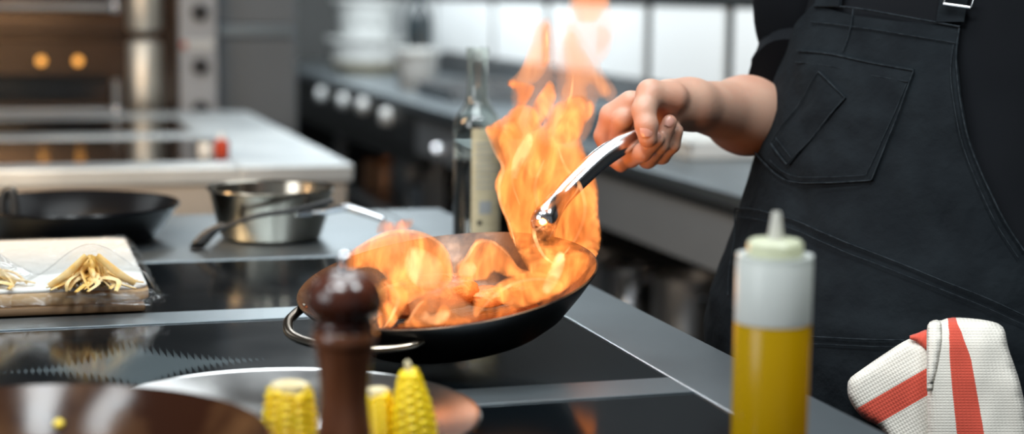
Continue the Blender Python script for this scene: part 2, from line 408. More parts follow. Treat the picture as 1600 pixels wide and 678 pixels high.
# ------------------------------------------------------------------ tall steel cabinet
fr = thing('steel_fridge', (0.85, 6.2, 0), 'tall plain grey steel fridge with a pale handle rail beside the oven', 'fridge')
obj('cabinet_body', box(0.70, 0.985, 5.82, 6.6, 0.08, 2.05, 0.006), GREYP, fr, smooth=False)
obj('upper_door', box(0.703, 0.975, 5.79, 5.818, 1.175, 2.02, 0.005), GREYP, fr, smooth=False)
obj('lower_door', box(0.703, 0.975, 5.79, 5.818, 0.12, 1.130, 0.005), GREYP, fr, smooth=False)
obj('handle_rail', box(0.703, 0.968, 5.775, 5.80, 1.134, 1.171, 0.004), STEEL, fr, smooth=False)
for x in (.74, .94):
    for y in (5.9, 6.5): obj('foot', lathe([(.02, 0), (.02, .08)], (x, y, 0), seg=12), BLACKM, fr)

# ------------------------------------------------------------------ back counter
wt = obj('worktop', box(1.395, 2.085, 2.3, 9.4, 0.872, 0.90, 0.004), STEEL, smooth=False, loc=(1.7, 5.8, 0.872))
props(wt, 'long pale steel worktop running along the wall behind the cook', 'worktop')
tb = thing('steel_table', (1.7, 4.0, 0), 'grey steel undercounter with open pan shelf below, behind the pan handle', 'counter')
obj('fascia_panel', box(1.405, 1.43, 2.32, 5.78, 0.722, 0.871, 0.003), GREYP, tb, smooth=False)
props(obj('top_rail', box(1.398, 1.42, 2.32, 5.78, 0.850, 0.8715, 0.003), BLACKM, tb, smooth=False), 'dark strip under the worktop edge')
for x in (1.47, 2.03):
    for y in (2.4, 4.1, 5.7): obj('leg', box(x - .02, x + .02, y - .02, y + .02, 0, 0.8715, .003), STEELD, tb, smooth=False)
obj('lower_shelf', box(1.45, 2.06, 2.36, 5.75, 0.40, 0.425, .003), STEELD, tb, smooth=False)
obj('back_panel', box(2.06, 2.08, 2.34, 5.78, 0.05, 0.871), BLACKM, tb, smooth=False)
rg = thing('black_range', (1.7, 7.5, 0), 'black fronted range with a row of pale knobs beside the fridge', 'range')
obj('range_body', box(1.42, 2.08, 5.8, 9.3, 0.66, 0.871, .004), BLACKM, rg, smooth=False)
obj('lower_shelf', box(1.44, 2.06, 5.84, 9.26, 0.40, 0.425, .003), STEELD, rg, smooth=False)
obj('back_panel', box(2.06, 2.08, 5.84, 9.26, 0.0, 0.659), BLACKM, rg, smooth=False)
for y in (5.90, 7.55, 9.2): obj('leg', box(1.46, 1.50, y - .02, y + .02, 0, 0.6595, .003), STEELD, rg, smooth=False)
obj('fascia', box(1.402, 1.42, 5.8, 9.3, 0.74, 0.870, .003), BLACKM, rg, smooth=False)
for y, z in ((7.56, .822), (7.04, .826), (6.63, .833), (6.20, .822)):
    obj('knob', lathe([(.034, 0), (.034, .012), (.026, .034), (0, .036)], (1.402, y, z), (-1, 0, 0), 28), WHITEP, rg)
obj('knob', lathe([(.026, 0), (.026, .012), (.02, .03), (0, .031)], (1.405, 5.42, .762), (-1, 0, 0), 28), CHROME, tb)

# things on the worktop
def tub(name, c, r0, r1, h, m, label, cat, group=None, rim=0.012):
    g = lathe([(0, 0), (r0 * .92, 0), (r0, h * .04), (r1, h * .86), (r1 + rim, h * .88), (r1 + rim, h), (r1 - .004, h), (r0 - .006, .012), (0, .010)], c, seg=48)
    return props(obj(name, g, m, loc=c), label, cat, group)
pc = onz(572, 108, .90); pc = np.array([1.70, 0, 0.90]); pc[1] = onx(572, 108, 1.70)[1]
TY = pc[1]; k = TY / math.cos(YAW) * 1.06 / FPX
tub('beige_tray', (1.70, TY, 0.9005), .150, .165, .045, mat('beige_plastic', (.52, .47, .33), .5), 'low beige tub at the bottom of the white stack', 'tub')
tub('plastic_tub', (1.70, TY, 0.947), .165, .185, .125, WHITEP, 'wide white plastic tub in the middle of the stack on the worktop', 'tub', 'white tubs stacked on the worktop')
tub('plastic_tub', (1.70, TY, 1.073), .125, .130, .075, WHITEP, 'narrow white tub between the two wide tubs of the stack', 'tub', 'white tubs stacked on the worktop')
tub('plastic_tub', (1.70, TY, 1.149), .130, .158, .11, WHITEP, 'topmost white tub of the stack on the worktop', 'tub', 'white tubs stacked on the worktop')
cy = onx(652, 128, 1.62)[1]
tub('plastic_bucket', (1.62, cy, 0.9005), .075, .088, .165, WHITEP, 'small white bucket right of the stacked tubs', 'bucket')
by = onx(655, 100, 1.85)[1]
bt = thing('dark_bottle', (1.85, by, .9005), 'dark tall bottle behind the small white bucket', 'bottle')
obj('glass_body', lathe([(0, 0), (.06, 0), (.062, .01), (.062, .25), (.05, .30), (.022, .34), (.02, .40), (0, .40)], (1.85, by, .9005), seg=32), mat('dark_bottle_glass', (.02, .03, .035), .15), bt)
obj('cap', lathe([(.023, .4005), (.023, .43), (0, .431)], (1.85, by, .9005), seg=24), GREYP, bt)
def tray(c, sx, sy, h, m, label, name='steel_tray', cat='tray'):
    x, y, z = c
    g = join(box(x - sx, x + sx, y - sy, y + sy, z, z + .006, .002), box(x - sx, x - sx + .006, y - sy, y + sy, z, z + h, .002), box(x + sx - .006, x + sx, y - sy, y + sy, z, z + h, .002),
             box(x - sx, x + sx, y - sy, y - sy + .006, z, z + h, .002), box(x - sx, x + sx, y + sy - .006, y + sy, z, z + h, .002), box(x - sx - .014, x - sx + .004, y - sy - .014, y + sy + .014, z + h - .004, z + h, .001), box(x + sx - .004, x + sx + .014, y - sy - .014, y + sy + .014, z + h - .004, z + h, .001))
    return props(obj(name, g, m, smooth=False, loc=c), label, cat)
tray((1.70, onx(715, 140, 1.70)[1] - .25, .9005), .16, .26, .055, STEELD, 'low steel tray on the worktop left of the glass bottle')
tray((1.72, onx(1010, 215, 1.72)[1], .9005), .17, .20, .06, STEEL, 'steel tray on the worktop behind the hand and wrist')
tray((1.74, onx(1120, 250, 1.74)[1], .9005), .17, .22, .045, WHITEP, 'white tray on the worktop below the forearm', 'plastic_tray')
# pots on the lower shelf
def pot(px, py, x, r, h, m, label, name='stock_pot', hb=True):
    y = onx(px, py, x)[1]; c = (x, y, .4255)
    t = thing(name, c, label, 'pot', 'pots on the lower shelf')
    obj('pot_body', lathe([(0, 0), (r * .96, 0), (r, .008), (r, h), (r + .006, h + .003), (r + .006, h + .007), (r - .003, h + .006), (r - .004, .01), (0, .008)], c, seg=44), m, t)
    for s in (-1, 1): obj('loop_handle', tube([(x - .03, y + s * r * .96, .4255 + h * .8), (x - .03, y + s * (r + .03), .4255 + h * .83), (x + .03, y + s * (r + .03), .4255 + h * .83), (x + .03, y + s * r * .96, .4255 + h * .8)], .005, 16, 8), CHROME, t)
COPPER = mat('copper_metal', (.62, .30, .16), .28, 1.0)
pot(985, 470, 1.60, .085, .14, CHROME, 'shiny steel pot on the low shelf right of the flaming pan')
pot(930, 440, 1.66, .075, .10, STEELD, 'dull steel pot on the low shelf just behind the flames')
pot(1075, 500, 1.62, .09, .17, STEELD, 'dark steel pot on the low shelf nearest the cook')
pot(680, 352, 1.58, .11, .13, CHROME, 'bright steel pot on the low shelf left of the glass bottle')
pot(603, 330, 1.60, .10, .13, COPPER, 'copper pot on the low shelf right of the saucepan handle')
pot(645, 320, 1.66, .09, .15, STEELD, 'grey steel pot on the low shelf between copper pot and bright pot')
# small things on the far block
rc = ony(347, 248, 3.95); rc[2] = .9005
t = thing('sauce_bottle', rc, 'small red sauce bottle on the far cooking block edge', 'bottle')
obj('bottle_body', lathe([(0, 0), (.015, 0), (.017, .004), (.017, .034), (.009, .042), (0, .042)], rc, seg=28), mat('red_sauce', (.55, .07, .03), .35), t)
obj('cap', lathe([(.009, .0425), (.008, .050), (.003, .056), (0, .056)], rc, seg=20), WHITEP, t)
wc = ony(322, 246, 3.95); wc[2] = .9005
t = thing('salt_tub', wc, 'small white tub beside the red sauce bottle on the far block', 'tub')
obj('tub_body', lathe([(0, 0), (.018, 0), (.020, .004), (.020, .036), (0, .036)], wc, seg=28), WHITEP, t)
obj('lid', lathe([(.021, .0365), (.021, .044), (0, .045)], wc, seg=28), STEEL, t)

# ------------------------------------------------------------------ saucepan on the island's rear
sc_ = onz(424, 372, .9005)
sp = thing('saucepan', sc_, 'polished steel saucepan with a long handle on the rear of the island', 'saucepan')
SR = .098
obj('pan_body', lathe([(0, 0), (.070, 0), (.078, .005), (.086, .03), (SR, .078), (SR + .003, .080), (SR + .002, .083), (SR - .003, .080), (.083, .03), (.074, .006), (0, .005)], sc_, seg=64), mat('warm_steel', (.46, .42, .35), .2, 1.0, var=(.36, .33, .28), vscale=7), sp)
D0 = (sc_ - C0) @ FW
obj('handle', tube([at(478, 332, D0 - .07), at(505, 331, D0 - .075), at(540, 325, D0 - .08), at(565, 331, D0 - .085), at(600, 343, D0 - .09)], [.007, .009, .011, .012, .010], 30, 14, .55), CHROME, sp)
obj('rivet_plate', tube([at(462, 334, D0 - .085), at(482, 332, D0 - .072)], [.010, .012], 6, 14, .6), CHROME, sp)
# black skillet
kc = onz(118, 374, .9005)
sk = thing('black_skillet', kc, 'deep black skillet on the rear of the island behind the wrapped board', 'skillet')
KR = .158
obj('skillet_body', lathe([(0, 0), (.118, 0), (.124, .004), (KR, .052), (KR + .004, .055), (KR + .002, .059), (KR - .004, .056), (.120, .012), (0, .010)], kc, seg=72), mat('black_iron', (.003, .0036, .005), .24, spec=.14), sk)
kd = (kc - C0) @ FW
obj('handle', tube([at(2, 344, kd + .03), at(4, 312, kd + .03), at(10, 299, kd + .03), at(18, 299, kd + .03), at(22, 314, kd + .03), at(24, 344, kd + .03)], .0075, 30, 12), BLACKM, sk)
# black spatula leaning over the saucepan
sd = D0 - .13
spt = thing('black_spatula', onz(312, 388, .9005), 'thin black spatula leaning across the steel saucepan', 'spatula')
obj('shaft', tube([at(345, 357, sd + .01), at(400, 338, sd + .01), at(455, 329, sd + .015), at(520, 314, sd + .04)], [.004, .0035, .004, .0045], 30, 10), BLACKM, spt)
obj('blade', inflate([(296, 386), (312, 366), (330, 354), (352, 347), (352, 356), (338, 366), (322, 384), (308, 391)], lambda p: (onz(p[0], max(p[1], 384), .903) - C0) @ FW if p[1] > 380 else sd + .01, .004, 6, 5)[0], BLACKM, spt)

# ------------------------------------------------------------------ wrapped board
WOOD = mat('pale_wood', (.56, .38, .20), .5, var=(.46, .29, .14), vscale=6, vstretch=(1, 14, 14))
WOODD = mat('brown_wood', (.20, .12, .06), .5, var=(.14, .08, .04), vscale=6, vstretch=(1, 14, 14))
BX0, BX1, BY0, BY1 = -0.36, 0.164, 2.045, 2.465
props(obj('serving_board', box(BX0 + .01, BX1 - .006, BY0 - .006, BY1 - .03, .9005, .911, .004), WOODD, loc=(-.1, 2.2, .9005)), 'dark brown board underneath the film wrapped tray', 'board')
bd = thing('wooden_tray', (-.1, 2.25, .9115), 'pale wooden tray lined with white paper at the far left', 'tray')
def rrect(x0, x1, y0, y1, r, n=8):
    out = []
    for cx, cy, a0 in ((x1 - r, y1 - r, 0), (x0 + r, y1 - r, 90), (x0 + r, y0 + r, 180), (x1 - r, y0 + r, 270)):
        for i in range(n + 1):
            a = math.radians(a0 + 90 * i / n); out.append((cx + r * math.cos(a), cy + r * math.sin(a)))
    return out
def prism(o, z0, z1, bev=0.003):
    n = len(o); c = np.mean(o, axis=0); V = []; Fc = []
    rows = [(0.0 + bev, z0), (0, z0 + bev), (0, z1 - bev), (bev, z1)]
    for ins_, z in rows:
        for p in o:
            d = np.array(p) - c; L = np.linalg.norm(d); q = c + d * (L - ins_) / L; V.append((q[0], q[1], z))
    for r in range(3):
        for i in range(n): j = (i + 1) % n; Fc.append((r * n + i, r * n + j, (r + 1) * n + j, (r + 1) * n + i))
    Fc.append(tuple(range(n))[::-1]); Fc.append(tuple(3 * n + i for i in range(n)))
    return V, Fc
obj('tray_base', prism(rrect(BX0, BX1, BY0, BY1, .025), .9115, .927), WOOD, bd)
obj('paper_lining', prism(rrect(BX0 + .002, BX1 - .002, BY0 + .002, BY1 - .002, .024), .9272, .9312, .001), mat('white_paper', (.78, .77, .73), .55), bd)
PASTA = mat('egg_pasta', (.72, .42, .10), .5, var=(.80, .60, .30), vscale=40, lo=.4, hi=.6, sss=.1)
def nest(px, py, label, w=.056, seed=1):
    c = onz(px, py, .9315); rnd = random.Random(seed); gs = []
    for k in range(46):
        a = rnd.uniform(0, math.pi); h = rnd.uniform(.0, 1) ** 1.2; L = w * (1.05 - .75 * h) * rnd.uniform(.7, 1.05)
        off = np.array([rnd.gauss(0, .012), rnd.gauss(0, .014), 0]) * (1 - h)
        d = np.array([math.cos(a), math.sin(a) * .8, 0]); z = .004 + .030 * h
        P = [c + off - d * L + np.array([0, 0, .003]), c + off - d * L * .5 + np.array([rnd.gauss(0, .006), rnd.gauss(0, .006), z * .8 + .003]), c + off + np.array([0, 0, z + .004]), c + off + d * L * .5 + np.array([rnd.gauss(0, .006), rnd.gauss(0, .006), z * .75 + .003]), c + off + d * L + np.array([0, 0, .003])]
        gs.append(tube(P, [.0022, .0035, .004, .0035, .0022], 14, 6, .45))
    for s in (-1, 1):   # two broad ribbons leaning on the heap
        P = [c + np.array([s * .050, -.022, .006]), c + np.array([s * .030, -.024, .020]), c + np.array([s * .006, -.018, .041])]
        gs.append(tube(P, [.004, .0048, .004], 14, 8, .4, up=(0, 1, 0)))
    o = obj('pasta_nest', join(*gs), PASTA, loc=c); props(o, label, 'pasta', 'pasta nests on the tray')
nest(143, 448, 'golden pasta nest under film near the tray corner', seed=3)
nest(-42, 446, 'pasta nest cut by the left picture edge on the white tray', seed=8)
def film_mat():
    m, n, l, b = newmat('cling_film')
    n.remove(b); out = n['Material Output']
    tr = n.new('ShaderNodeBsdfTransparent'); gl = n.new('ShaderNodeBsdfGlossy'); gl.inputs['Roughness'].default_value = .12
    fr_ = n.new('ShaderNodeFresnel'); fr_.inputs['IOR'].default_value = 1.45; mx = n.new('ShaderNodeMixShader')
    mm = n.new('ShaderNodeMath'); mm.operation = 'MULTIPLY_ADD'; mm.inputs[1].default_value = .22; mm.inputs[2].default_value = .0
    tc = n.new('ShaderNodeTexCoord'); t = n.new('ShaderNodeTexNoise'); t.inputs['Scale'].default_value = 26; t.inputs['Detail'].default_value = 5; t.inputs['Distortion'].default_value = 1.5
    bp = n.new('ShaderNodeBump'); bp.inputs['Strength'].default_value = .6; bp.inputs['Distance'].default_value = .010
    l.new(tc.outputs['Object'], t.inputs['Vector']); l.new(t.outputs[0], bp.inputs['Height']); l.new(bp.outputs[0], gl.inputs['Normal']); l.new(bp.outputs[0], fr_.inputs['Normal'])
    l.new(fr_.outputs[0], mm.inputs[0]); l.new(mm.outputs[0], mx.inputs[0]); l.new(tr.outputs[0], mx.inputs[1]); l.new(gl.outputs[0], mx.inputs[2]); l.new(mx.outputs[0], out.inputs[0])
    return m
FILM = film_mat()
nests = [onz(143, 448, 0.9315), onz(-42, 446, .9315)]
nx, ny = 90, 76; G = np.zeros((ny, nx, 3))
for j in range(ny):
    for i in range(nx):
        u, v = i / (nx - 1), j / (ny - 1); e = .016
        x = BX0 - e + (BX1 - BX0 + 2 * e) * u; y = BY0 - e + (BY1 - BY0 + 2 * e) * v
        dx = min(x - BX0, BX1 - x); dy = min(y - BY0, BY1 - y); dd = min(dx, dy)
        z = .9335
        for c in nests:
            r = math.hypot((x - c[0]) / .076, (y - c[1]) / .070); z = max(z, .9338 + .051 * math.exp(-1.9 * r * r))
        z += .0016 * noise.noise((x * 22, y * 22, 1.0)) + .0008 * noise.noise((x * 70, y * 70, 5.0))
        if dd < 0: z = .9335 + dd / e * .019 + .003 * noise.noise((x * 90, y * 90, 2.0)); x += .004 * noise.noise((x * 80, y * 80, 9)); y += .004 * noise.noise((x * 80, y * 80, 19))
        G[j, i] = (x, y, z)
props(obj('cling_film', sheet(G, .0003), FILM, loc=(-.1, 2.25, .93)), 'crinkled clear plastic film stretched over the pale tray', 'plastic film')
gs = []
rnd = random.Random(5)
for k in range(14):   # gathered film at the near right corner
    x = BX1 - .005 - .075 * abs(rnd.gauss(0, .5)); y = BY0 - .014 + rnd.uniform(-.004, .004); z = .917 + rnd.uniform(-.004, .008)
    P = [(x + rnd.uniform(-.03, .03), y + rnd.uniform(-.004, .008), z + rnd.uniform(-.004, .004)) for _ in range(4)]
    gs.append(tube(P, [.001, .0026, .002, .001], 14, 6, .5))
props(obj('film_fold', join(*gs), FILM, loc=(BX1, BY0, .917)), 'bunched twist of clear film at the near corner of the tray', 'plastic film')

# ------------------------------------------------------------------ wine bottle
wb = onz(743.5, 381, .9005); wD = (wb - C0) @ FW; s = wD / FPX
wine = thing('glass_bottle', wb, 'half full clear glass bottle of dark vinegar with a cream label behind the pan', 'bottle')
H = (381 - 74) * s / math.cos(PIT) * .985; r = 36 * s; rn = 15.2 * s
prof = [(r * .9, 0), (r, .006)] + [(hw * s, H * (381 - y) / 307) for y, hw in ((200, 36), (192, 35.6), (184, 34), (177, 30.5), (170, 25.5), (164, 21), (157, 17.8), (148, 16), (120, 15.2), (93, 15.2), (92, 17), (75, 17), (74, 16))]
inn = [(max(q - .0006, .003), z) for q, z in prof[1:]]; inn[0] = (r - .0006, .008)
def glass_mat(name, col, rough=.02):
    m, n, l, b = newmat(name)
    b.inputs['Base Color'].default_value = (*col, 1); b.inputs['Roughness'].default_value = rough; b.inputs['Transmission Weight'].default_value = 1; b.inputs['IOR'].default_value = 1.5
    return m
CLEAR = glass_mat('clear_glass', (.93, .96, .92))
obj('bottle_glass', lathe([(0, 0)] + prof + inn[::-1] + [(0, .008)], wb, seg=64), CLEAR, wine)
LQ = H * .436
obj('liquid', lathe([(0, .0085), (r - .0007, .0085), (r - .0007, LQ), (0, LQ)], wb, seg=56), mat('dark_vinegar', (.018, .006, .004), .08), wine)
def arc_patch(c, rad, a0, a1, z0, z1, th, n=24, rows=6):
    G = np.zeros((rows, n, 3))
    for j in range(rows):
        for i in range(n):
            a = math.radians(a0 + (a1 - a0) * i / (n - 1)); z = z0 + (z1 - z0) * j / (rows - 1)
            G[j, i] = c + Rt * rad * math.sin(a) - Fh * rad * math.cos(a) + Zv * z
    return sheet(G, -th)
lb = obj('label', arc_patch(wb, r + .0004, -11, 110, .020, H * .60, .0006), mat('cream_label', (.60, .54, .36), .6, var=(.50, .44, .28), vscale=30, vstretch=(1, 1, 3)), wine)
LINEM = mat('label_print', (.34, .36, .36), .6)
gs = [arc_patch(wb, r + .0012, -2 + 2 * (k % 2), 60 - 9 * (k % 3), z, z + .0022, .0003, 14, 2) for k, z in enumerate(np.linspace(H * .30, H * .52, 9))]
gs.append(arc_patch(wb, r + .0012, 8, 40, H * .17, H * .235, .0003, 14, 2))
obj('print_lines', join(*gs), LINEM, lb)
obj('print_dot', arc_patch(wb, r + .0013, 4, 15, .035, .042, .0003, 8, 3), BLACKP, lb)

# ------------------------------------------------------------------ squeeze bottle
qc = onz(1198.5, 760, .9005); qD = (qc - C0) @ FW; s = qD / FPX
sq = thing('squeeze_bottle', qc, 'clear plastic squeeze bottle of yellow oil standing on the steel border', 'squeeze bottle')
def zq(y):   # height on the bottle axis seen at image row y
    r_ = ray(1205, y); d = ((qc - C0) @ Fh) / (r_ @ Fh); return (C0 + r_ * d)[2] - .9005
def plast(name, col, tcol, tw, gloss=.3):
    m, n, l, b = newmat(name); out = n['Material Output']
    b.inputs['Base Color'].default_value = (*col, 1); b.inputs['Roughness'].default_value = gloss
    t = n.new('ShaderNodeBsdfTranslucent'); t.inputs[0].default_value = (*tcol, 1); x = n.new('ShaderNodeMixShader'); x.inputs[0].default_value = tw
    l.new(b.outputs[0], x.inputs[1]); l.new(t.outputs[0], x.inputs[2]); l.new(x.outputs[0], out.inputs[0]); return m
QR = 58.8 * s; zl = zq(503); zs = zq(398)
def clearpl():
    m, n, l, b = newmat('frosted_plastic'); out = n['Material Output']
    b.inputs['Base Color'].default_value = (.80, .82, .80, 1); b.inputs['Roughness'].default_value = .28
    tl = n.new('ShaderNodeBsdfTranslucent'); tl.inputs[0].default_value = (.85, .87, .85, 1); tr = n.new('ShaderNodeBsdfTransparent'); tr.inputs[0].default_value = (.97, .97, .95, 1)
    x = n.new('ShaderNodeMixShader'); x.inputs[0].default_value = .4; y = n.new('ShaderNodeMixShader'); y.inputs[0].default_value = .12
    l.new(b.outputs[0], x.inputs[1]); l.new(tl.outputs[0], x.inputs[2]); l.new(x.outputs[0], y.inputs[1]); l.new(tr.outputs[0], y.inputs[2]); l.new(y.outputs[0], out.inputs[0]); return m
FROST = clearpl()
obj('bottle_body', lathe([(QR, zl + .0005), (QR, zs - .004), (QR - .002, zs - .001), (QR - .006, zs), (.030, zs + .0005), (.030, zs - .002), (QR - .005, zs - .003), (QR - .0015, zs - .006), (QR - .0015, zl + .0005), (QR, zl + .0005)], qc, seg=64)[0:2], FROST, sq)
obj('oil', lathe([(0, 0), (QR - .004, 0), (QR - .001, .003), (QR, .008), (QR, zl - .001), (QR - .0006, zl), (0, zl)], qc, seg=64), plast('yellow_oil', (.56, .36, .003), (.78, .52, .006), .45, .22), sq)
CAPM = plast('cream_cap', (.74, .76, .58), (.8, .8, .6), .35)
z0, z1 = zq(410), zq(374); cr = 42.5 * s
obj('cap', lathe([(0, z0 - .004), (cr * .86, z0 - .004), (cr * .90, z0 + .002), (cr * .92, z0 + (z1 - z0) * .3), (cr, z0 + (z1 - z0) * .36), (cr, z1 - .003), (cr - .003, z1), (0, z1 + .0005)], qc, seg=48, fn=lambda a, k: 1 + .012 * math.cos(a * 28)), CAPM, sq)
z2 = zq(331)
obj('nozzle', lathe([(13 * s, z1), (11.5 * s, z1 + (z2 - z1) * .15), (7 * s, z2 - .002), (6 * s, z2), (3 * s, z2), (3 * s, z2 - .004), (0, z2 - .004)], qc, seg=32), plast('clear_nozzle', (.72, .70, .66), (.8, .8, .75), .5), sq)

# ------------------------------------------------------------------ pepper mill
mc = onz(538, 812, .9005); mD = (mc - C0) @ FW; s = mD / FPX
mill = thing('pepper_mill', mc, 'dark turned wooden pepper mill with chrome finial before the steel platter', 'pepper mill')
def zm(y):
    r_ = ray(541, y); d = ((mc - C0) @ Fh) / (r_ @ Fh); return (C0 + r_ * d)[2] - .9005
MW = mat('dark_walnut', (.085, .022, .010), .22, var=(.045, .011, .006), vscale=16, vstretch=(5, 5, .6), coat=.6, spec=.5)
MW2 = mat('mid_walnut', (.16, .055, .022), .25, var=(.10, .032, .014), vscale=16, vstretch=(5, 5, .6), coat=.5)
zb = [(538, 47.5), (545, 46.5), (570, 41.5), (600, 38.5), (625, 37.5), (650, 39.5), (690, 45), (740, 51), (775, 54)]
prof = [(0, 0), (52 * s, 0), (55 * s, .003)] + [(hw * s, zm(y)) for y, hw in zb[::-1]] + [(49.5 * s, zm(534)), (50 * s, zm(530)), (49.5 * s, zm(518)), (47 * s, zm(515)), (0, zm(515))]
obj('mill_body', lathe(prof, mc, seg=64), MW2, mill)
obj('neck_ring', lathe([(0, zm(514.6)), (46 * s, zm(514.6)), (47.5 * s, zm(512)), (47.5 * s, zm(503)), (45 * s, zm(500)), (0, zm(500))], mc, seg=64), MW, mill)
hd = [(494, 44), (489, 52), (480, 58), (468, 60.5), (455, 59), (444, 54), (435, 46), (428, 34), (424, 20), (423, 10)]
obj('mill_head', lathe([(0, zm(499.6)), (43 * s, zm(499))] + [(hw * s, zm(y)) for y, hw in hd] + [(0, zm(422.6))], mc, seg=64), MW, mill)
obj('finial', lathe([(0, zm(423)), (10 * s, zm(423)), (8 * s, zm(420)), (6 * s, zm(414))] + [(10.5 * s * math.sin(a), zm(404) + 10.5 * s * -math.cos(a)) for a in np.linspace(.65, math.pi - .05, 12)] + [(0, zm(404) + 10.5 * s)], mc, seg=32), CHROME, mill)

# ------------------------------------------------------------------ platter and corn
pl = (0.226, 1.425, 0.9005)
plo = props(obj('steel_platter', lathe([(0, 0), (.118, 0), (.124, .002), (.142, .012), (.172, .017), (.1755, .0185), (.1765, .0205), (.1745, .0225), (.171, .0205), (.141, .0155), (.121, .0048), (0, .003)], pl, seg=96), PLATE, loc=pl), 'round polished steel platter carrying the corn cobs', 'platter')
CORN = mat('corn_kernels', (.97, .66, .008), .42, var=(.92, .55, .006), vscale=60, sss=.15)
CORNB = mat('corn_kernels_charred', (.97, .66, .008), .42, var=(.35, .16, .01), vscale=45, lo=.60, hi=.75, sss=.15)
PITH = mat('corn_pith', (.76, .66, .42), .6, var=(.60, .46, .22), vscale=50)
def cob(c, axis, R0, L, taper, label, m, stem=False, nk=10, nr=10):
    u, v, ax = frame_of(axis); c = np.asarray(c, float); V = []; Fc = []; seg = nk * 6; rows = nr * 6
    for k in range(rows + 1):
        t = k / rows; base = R0 * (1 - taper * max(0, t - .35) ** 1.6 / (.65 ** 1.6)) * (1 - .10 * max(0, .12 - t) / .12)
        for i in range(seg):
            a = 2 * math.pi * i / seg
            w = noise.noise((math.floor(i / 6) * 3.1, math.floor(k / 6 + (i // 6 % 2) * .5) * 1.7, R0 * 90))
            bu = abs(math.sin(a * nk / 2)) ** .55 * abs(math.sin(math.pi * (t * nr + (i // 6 % 2) * .5))) ** .55
            rr = base * (.83 + .17 * bu + .03 * w)
            V.append(c + (u * math.cos(a) + v * math.sin(a)) * rr + ax * (t * L + .006 * noise.noise((math.cos(a) * 2, math.sin(a) * 2, R0 * 50)) * (t > .9)))
    for k in range(rows):
        for i in range(seg):
            j = (i + 1) % seg; Fc.append((k * seg + i, k * seg + j, (k + 1) * seg + j, (k + 1) * seg + i))
    Fc.append(tuple(range(seg))[::-1])
    top = len(V); V.append(c + ax * (L + (.004 if not stem else .003)))
    for i in range(seg): Fc.append((rows * seg + i, rows * seg + (i + 1) % seg, top))
    t = thing('corn_cob', c, label, 'corn', 'corn cobs on the platter')
    obj('kernels', (V, Fc), m, t, sharp=False)
    Rt_ = R0 * (1 - taper)
    if not stem: obj('cut_end', lathe([(0, L - .002), (Rt_ * .82, L - .002), (Rt_ * .80, L + .004), (Rt_ * .55, L + .006), (Rt_ * .2, L + .0045), (0, L + .004)], c, ax, 40, fn=lambda a, k: 1 + .05 * math.sin(a * 9)), PITH, t)
    else: obj('stem', tube([c + ax * (L - .004), c + ax * (L + .006), c + ax * (L + .009) + Rt * -.002], [.0045, .003, .0022], 10, 10), PITH, t)
zc = .9045
c1 = onz(452, 728, zc); c1 = np.array([c1[0], c1[1], zc]); k1 = ((c1 - C0) @ FW) / FPX
cob(c1, (0.02, 0.05, 1), 47 * k1, 122 * k1, .22, 'cut corn cob with a pale end standing left of the pepper mill', CORN)
c2 = onz(590, 712, zc); k2 = ((c2 - C0) @ FW) / FPX
cob(c2, (0.0, 0.12, 1), 34 * k2, 96 * k2, .25, 'corn cob half hidden right behind the pepper mill', CORNB)
c3 = onz(652, 716, zc); k3 = ((c3 - C0) @ FW) / FPX
cob(c3, (-0.10, 0.02, 1), 37 * k3, 138 * k3, .55, 'pointed charred corn cob with a stem right of the pepper mill', CORNB, True)

# ------------------------------------------------------------------ near dark pan at the lower left
fc = np.array([0.0086, 1.162, 0.9005]); FR = .167
IRON = mat('seasoned_steel', (.024, .008, .004), .15, .0, var=(.10, .045, .018), vscale=14, lo=.42, hi=.72, rvar=.03, bump=.03, bscale=40, spec=.2)
fp = thing('seasoned_pan', fc, 'empty brown seasoned steel pan at the near left corner', 'pan')
prof = [(0, 0), (.100, 0), (.106, .003), (.128, .030), (.150, .060), (FR - .002, .0785), (FR, .080), (FR - .002, .0815), (.148, .064), (.125, .034), (.102, .006), (0, .004)]
obj('pan_body', lathe(prof, fc, seg=96), IRON, fp)
hdv = np.array([-.86, -.5, 0]); hdv /= np.linalg.norm(hdv)
obj('handle', tube([fc + hdv * .155 + Zv * .062, fc + hdv * .20 + Zv * .085, fc + hdv * .29 + Zv * .11, fc + hdv * .36 + Zv * .115], [.012, .011, .012, .013], 24, 12, .4), STEELD, fp)
kk = onz(92, 664, .93)
def on_pan(px, py):   # where a line of sight meets the pan's inner wall
    for d in np.linspace(.9, 1.6, 3000):
        p = at(px, py, d); r_ = math.hypot(p[0] - fc[0], p[1] - fc[1]); z = np.interp(r_, [0, .102, .125, .148, FR], [.004, .006, .034, .064, .0815]) + .9005
        if p[2] <= z: return p
    return kk
kp = on_pan(92, 664)
u_, v_, n_ = frame_of(np.array([fc[0] - kp[0], fc[1] - kp[1], .18]))
props(obj('corn_kernel', lathe([(0, -.001), (.0035, 0), (.0042, .002), (.003, .004), (0, .0048)], kp, n_, 20), mat('yellow_kernel', (.85, .60, .02), .4), loc=kp), 'single loose yellow corn kernel stuck inside the brown pan', 'corn kernel')

